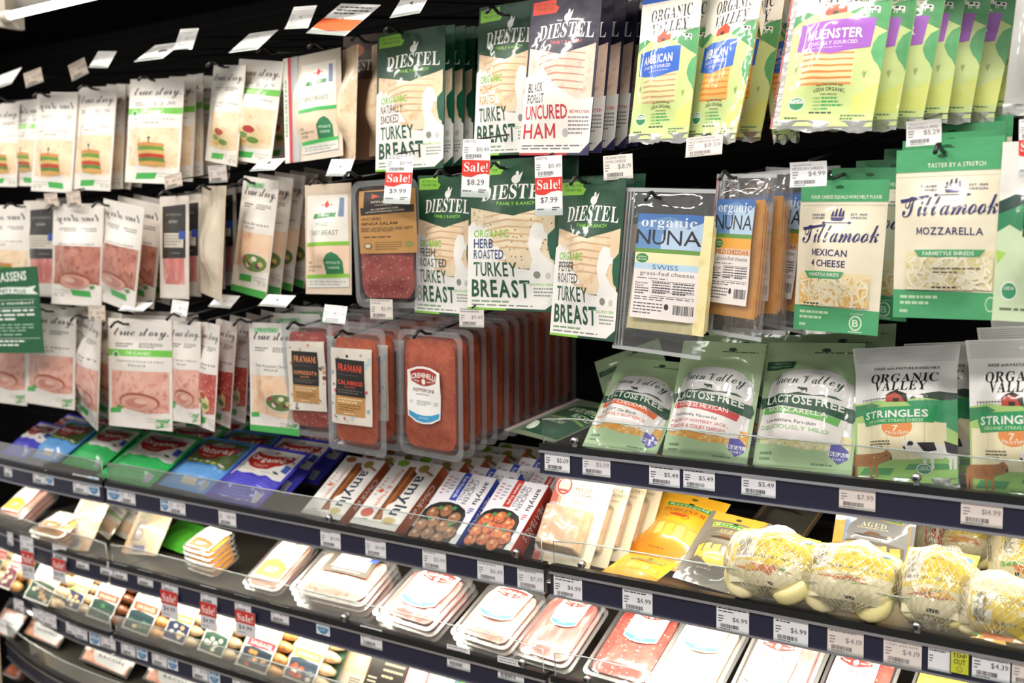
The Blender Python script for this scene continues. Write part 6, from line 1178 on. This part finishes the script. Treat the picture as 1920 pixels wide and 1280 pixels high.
# ------------------------------------------------------------------ tickets on the left rails
def badge():
    a = Art(); a.e(.5, .5, .48, .48, '#cfdbe6/paper', 22); a.e(.5, .5, .42, .43, '#4a7fae/paper', 20); a.r(.1, .44, .9, .58, '#e6ecf0/paper'); a.t('ORGANIC', .16, .465, .84, .56, '#3a6a98/paper', 'b'); a.ln(.25, .25, .75, 2, .08, '#cfdbe6/paper', .5, 2); a.ln(.28, .66, .72, 2, .08, '#a9c4da/paper', .5, 3); return a
k = 0
def lt(rows, zname, pap='#e6e3e6/paper'):
    global k
    for xl, xr, yt, yb, lb in rows:
        k += 1; m = at((xl+xr)/2, (yt+yb)/2, 0); Y = RAILY+ycv(m.x, .015 if 'upper' in zname else .05 if 'lower' in zname else .02)
        if lb.startswith('round'): ticket('round blue organic badge '+lb[6:]+' on the '+zname, (xl, xr, yt, yb, Y-.0006, 0), None, None, '#e3e6ea/paper', k, art=badge(), name='shelf_tag', group='organic badges on the rails', holder=False)
        else: ticket('small shelf ticket '+lb+' on the '+zname, (xl, xr, yt, yb, Y, 0), '$%d.%s9' % (4+k % 6, '49'[k % 2]), None, pap, k)
U = 'upper left rail'
lt(((8, 22, 868, 893, 'at the left edge'), (62, 84, 878, 906, 'under the far left blue deli pack'), (85, 100, 882, 908, 'round under the far left blue deli pack'), (137, 164, 890, 925, 'left of the rail joint'), (165, 186, 894, 928, 'round left of the rail joint'), (201, 226, 906, 938, 'round right of the rail joint'), (227, 253, 911, 945, 'right of the rail joint'), (301, 317, 930, 958, 'round under the bright green deli pack'), (317, 347, 932, 964, 'under the bright green deli pack'), (410, 442, 952, 986, 'under the purple deli pack'), (601, 638, 992, 1027, 'under the left sausage box'), (685, 723, 1008, 1044, 'under the apple sausage box'), (792, 836, 1030, 1068, 'under the blue meatball box'), (895, 944, 1051, 1090, 'under the red meatball box'), (970, 1019, 1064, 1106, 'at the right end')), U)
Mr = 'middle left rail'
lt(((14, 24, 998, 1022, 'at the left edge'), (38, 62, 1006, 1036, 'above the first red sale flag'), (99, 124, 1022, 1050, 'above the second red sale flag'), (143, 166, 1040, 1066, 'third from the left'), (188, 211, 1052, 1078, 'left of the rail joint'), (213, 238, 1058, 1086, 'right of the rail joint'), (258, 286, 1070, 1098, 'above the dark sausages'), (303, 333, 1082, 1112, 'above the third red sale flag'), (376, 406, 1100, 1134, 'above the 4.99 sale flag'), (440, 470, 1117, 1150, 'above the last red sale flag'), (508, 541, 1135, 1168, 'right of the last red sale flag'), (593, 618, 1157, 1190, 'round under the wide ham tray'), (676, 716, 1176, 1214, 'under the prosciutto tray'), (838, 881, 1212, 1254, 'on tan paper under the pale ham tray'), (933, 982, 1234, 1276, 'at the right end')), Mr)
Lr = 'lower left rail'
lt(((26, 44, 1124, 1146, 'at the left edge'), (62, 79, 1142, 1164, 'second from the left'), (80, 105, 1150, 1176, 'third from the left'), (124, 140, 1167, 1188, 'fourth from the left'), (141, 163, 1172, 1198, 'fifth from the left'), (168, 187, 1182, 1208, 'round left of the rail joint'), (189, 216, 1189, 1216, 'left of the rail joint'), (227, 253, 1198, 1229, 'right of the rail joint'), (256, 276, 1208, 1236, 'round right of the rail joint'), (285, 312, 1216, 1249, 'under the golden sausages'), (314, 333, 1227, 1255, 'round under the golden sausages'), (361, 389, 1240, 1275, 'under the 4.99 sale flag'), (391, 412, 1252, 1282, 'round under the 4.99 sale flag'), (436, 466, 1264, 1300, 'at the bottom edge')), Lr)
SF = '#c92f2a/paper'
for xl, xr, yt, yb, lb in ((40, 64, 1034, 1084, 'first from the left'), (98, 123, 1048, 1090, 'second from the left'), (302, 333, 1108, 1158, 'over the orange band'), (376, 406, 1130, 1180, 'reading 4.99, fourth'), (442, 478, 1146, 1192, 'last to the right, bent outwards')):
    a = Art(); a.r(0, 0, 1, 1, '#dcd9de/paper'); a.r(0, 0, 1, .5, SF); a.t('Sale!', .1, .12, .9, .42, '#f2e6e2/paper', 'r'); a.t('$4.99', .16, .58, .84, .78, INK, 's'); a.ln(.1, .86, .8, 1, .06, INK, .4, 3)
    ticket('red and white sale flag '+lb+' below the middle left rail', (xl, xr, yt, yb, -.006, 0), None, None, '#dcd9de/paper', 90, art=a, name='sale_flag', group='sale flags below the middle left rail', holder=False)
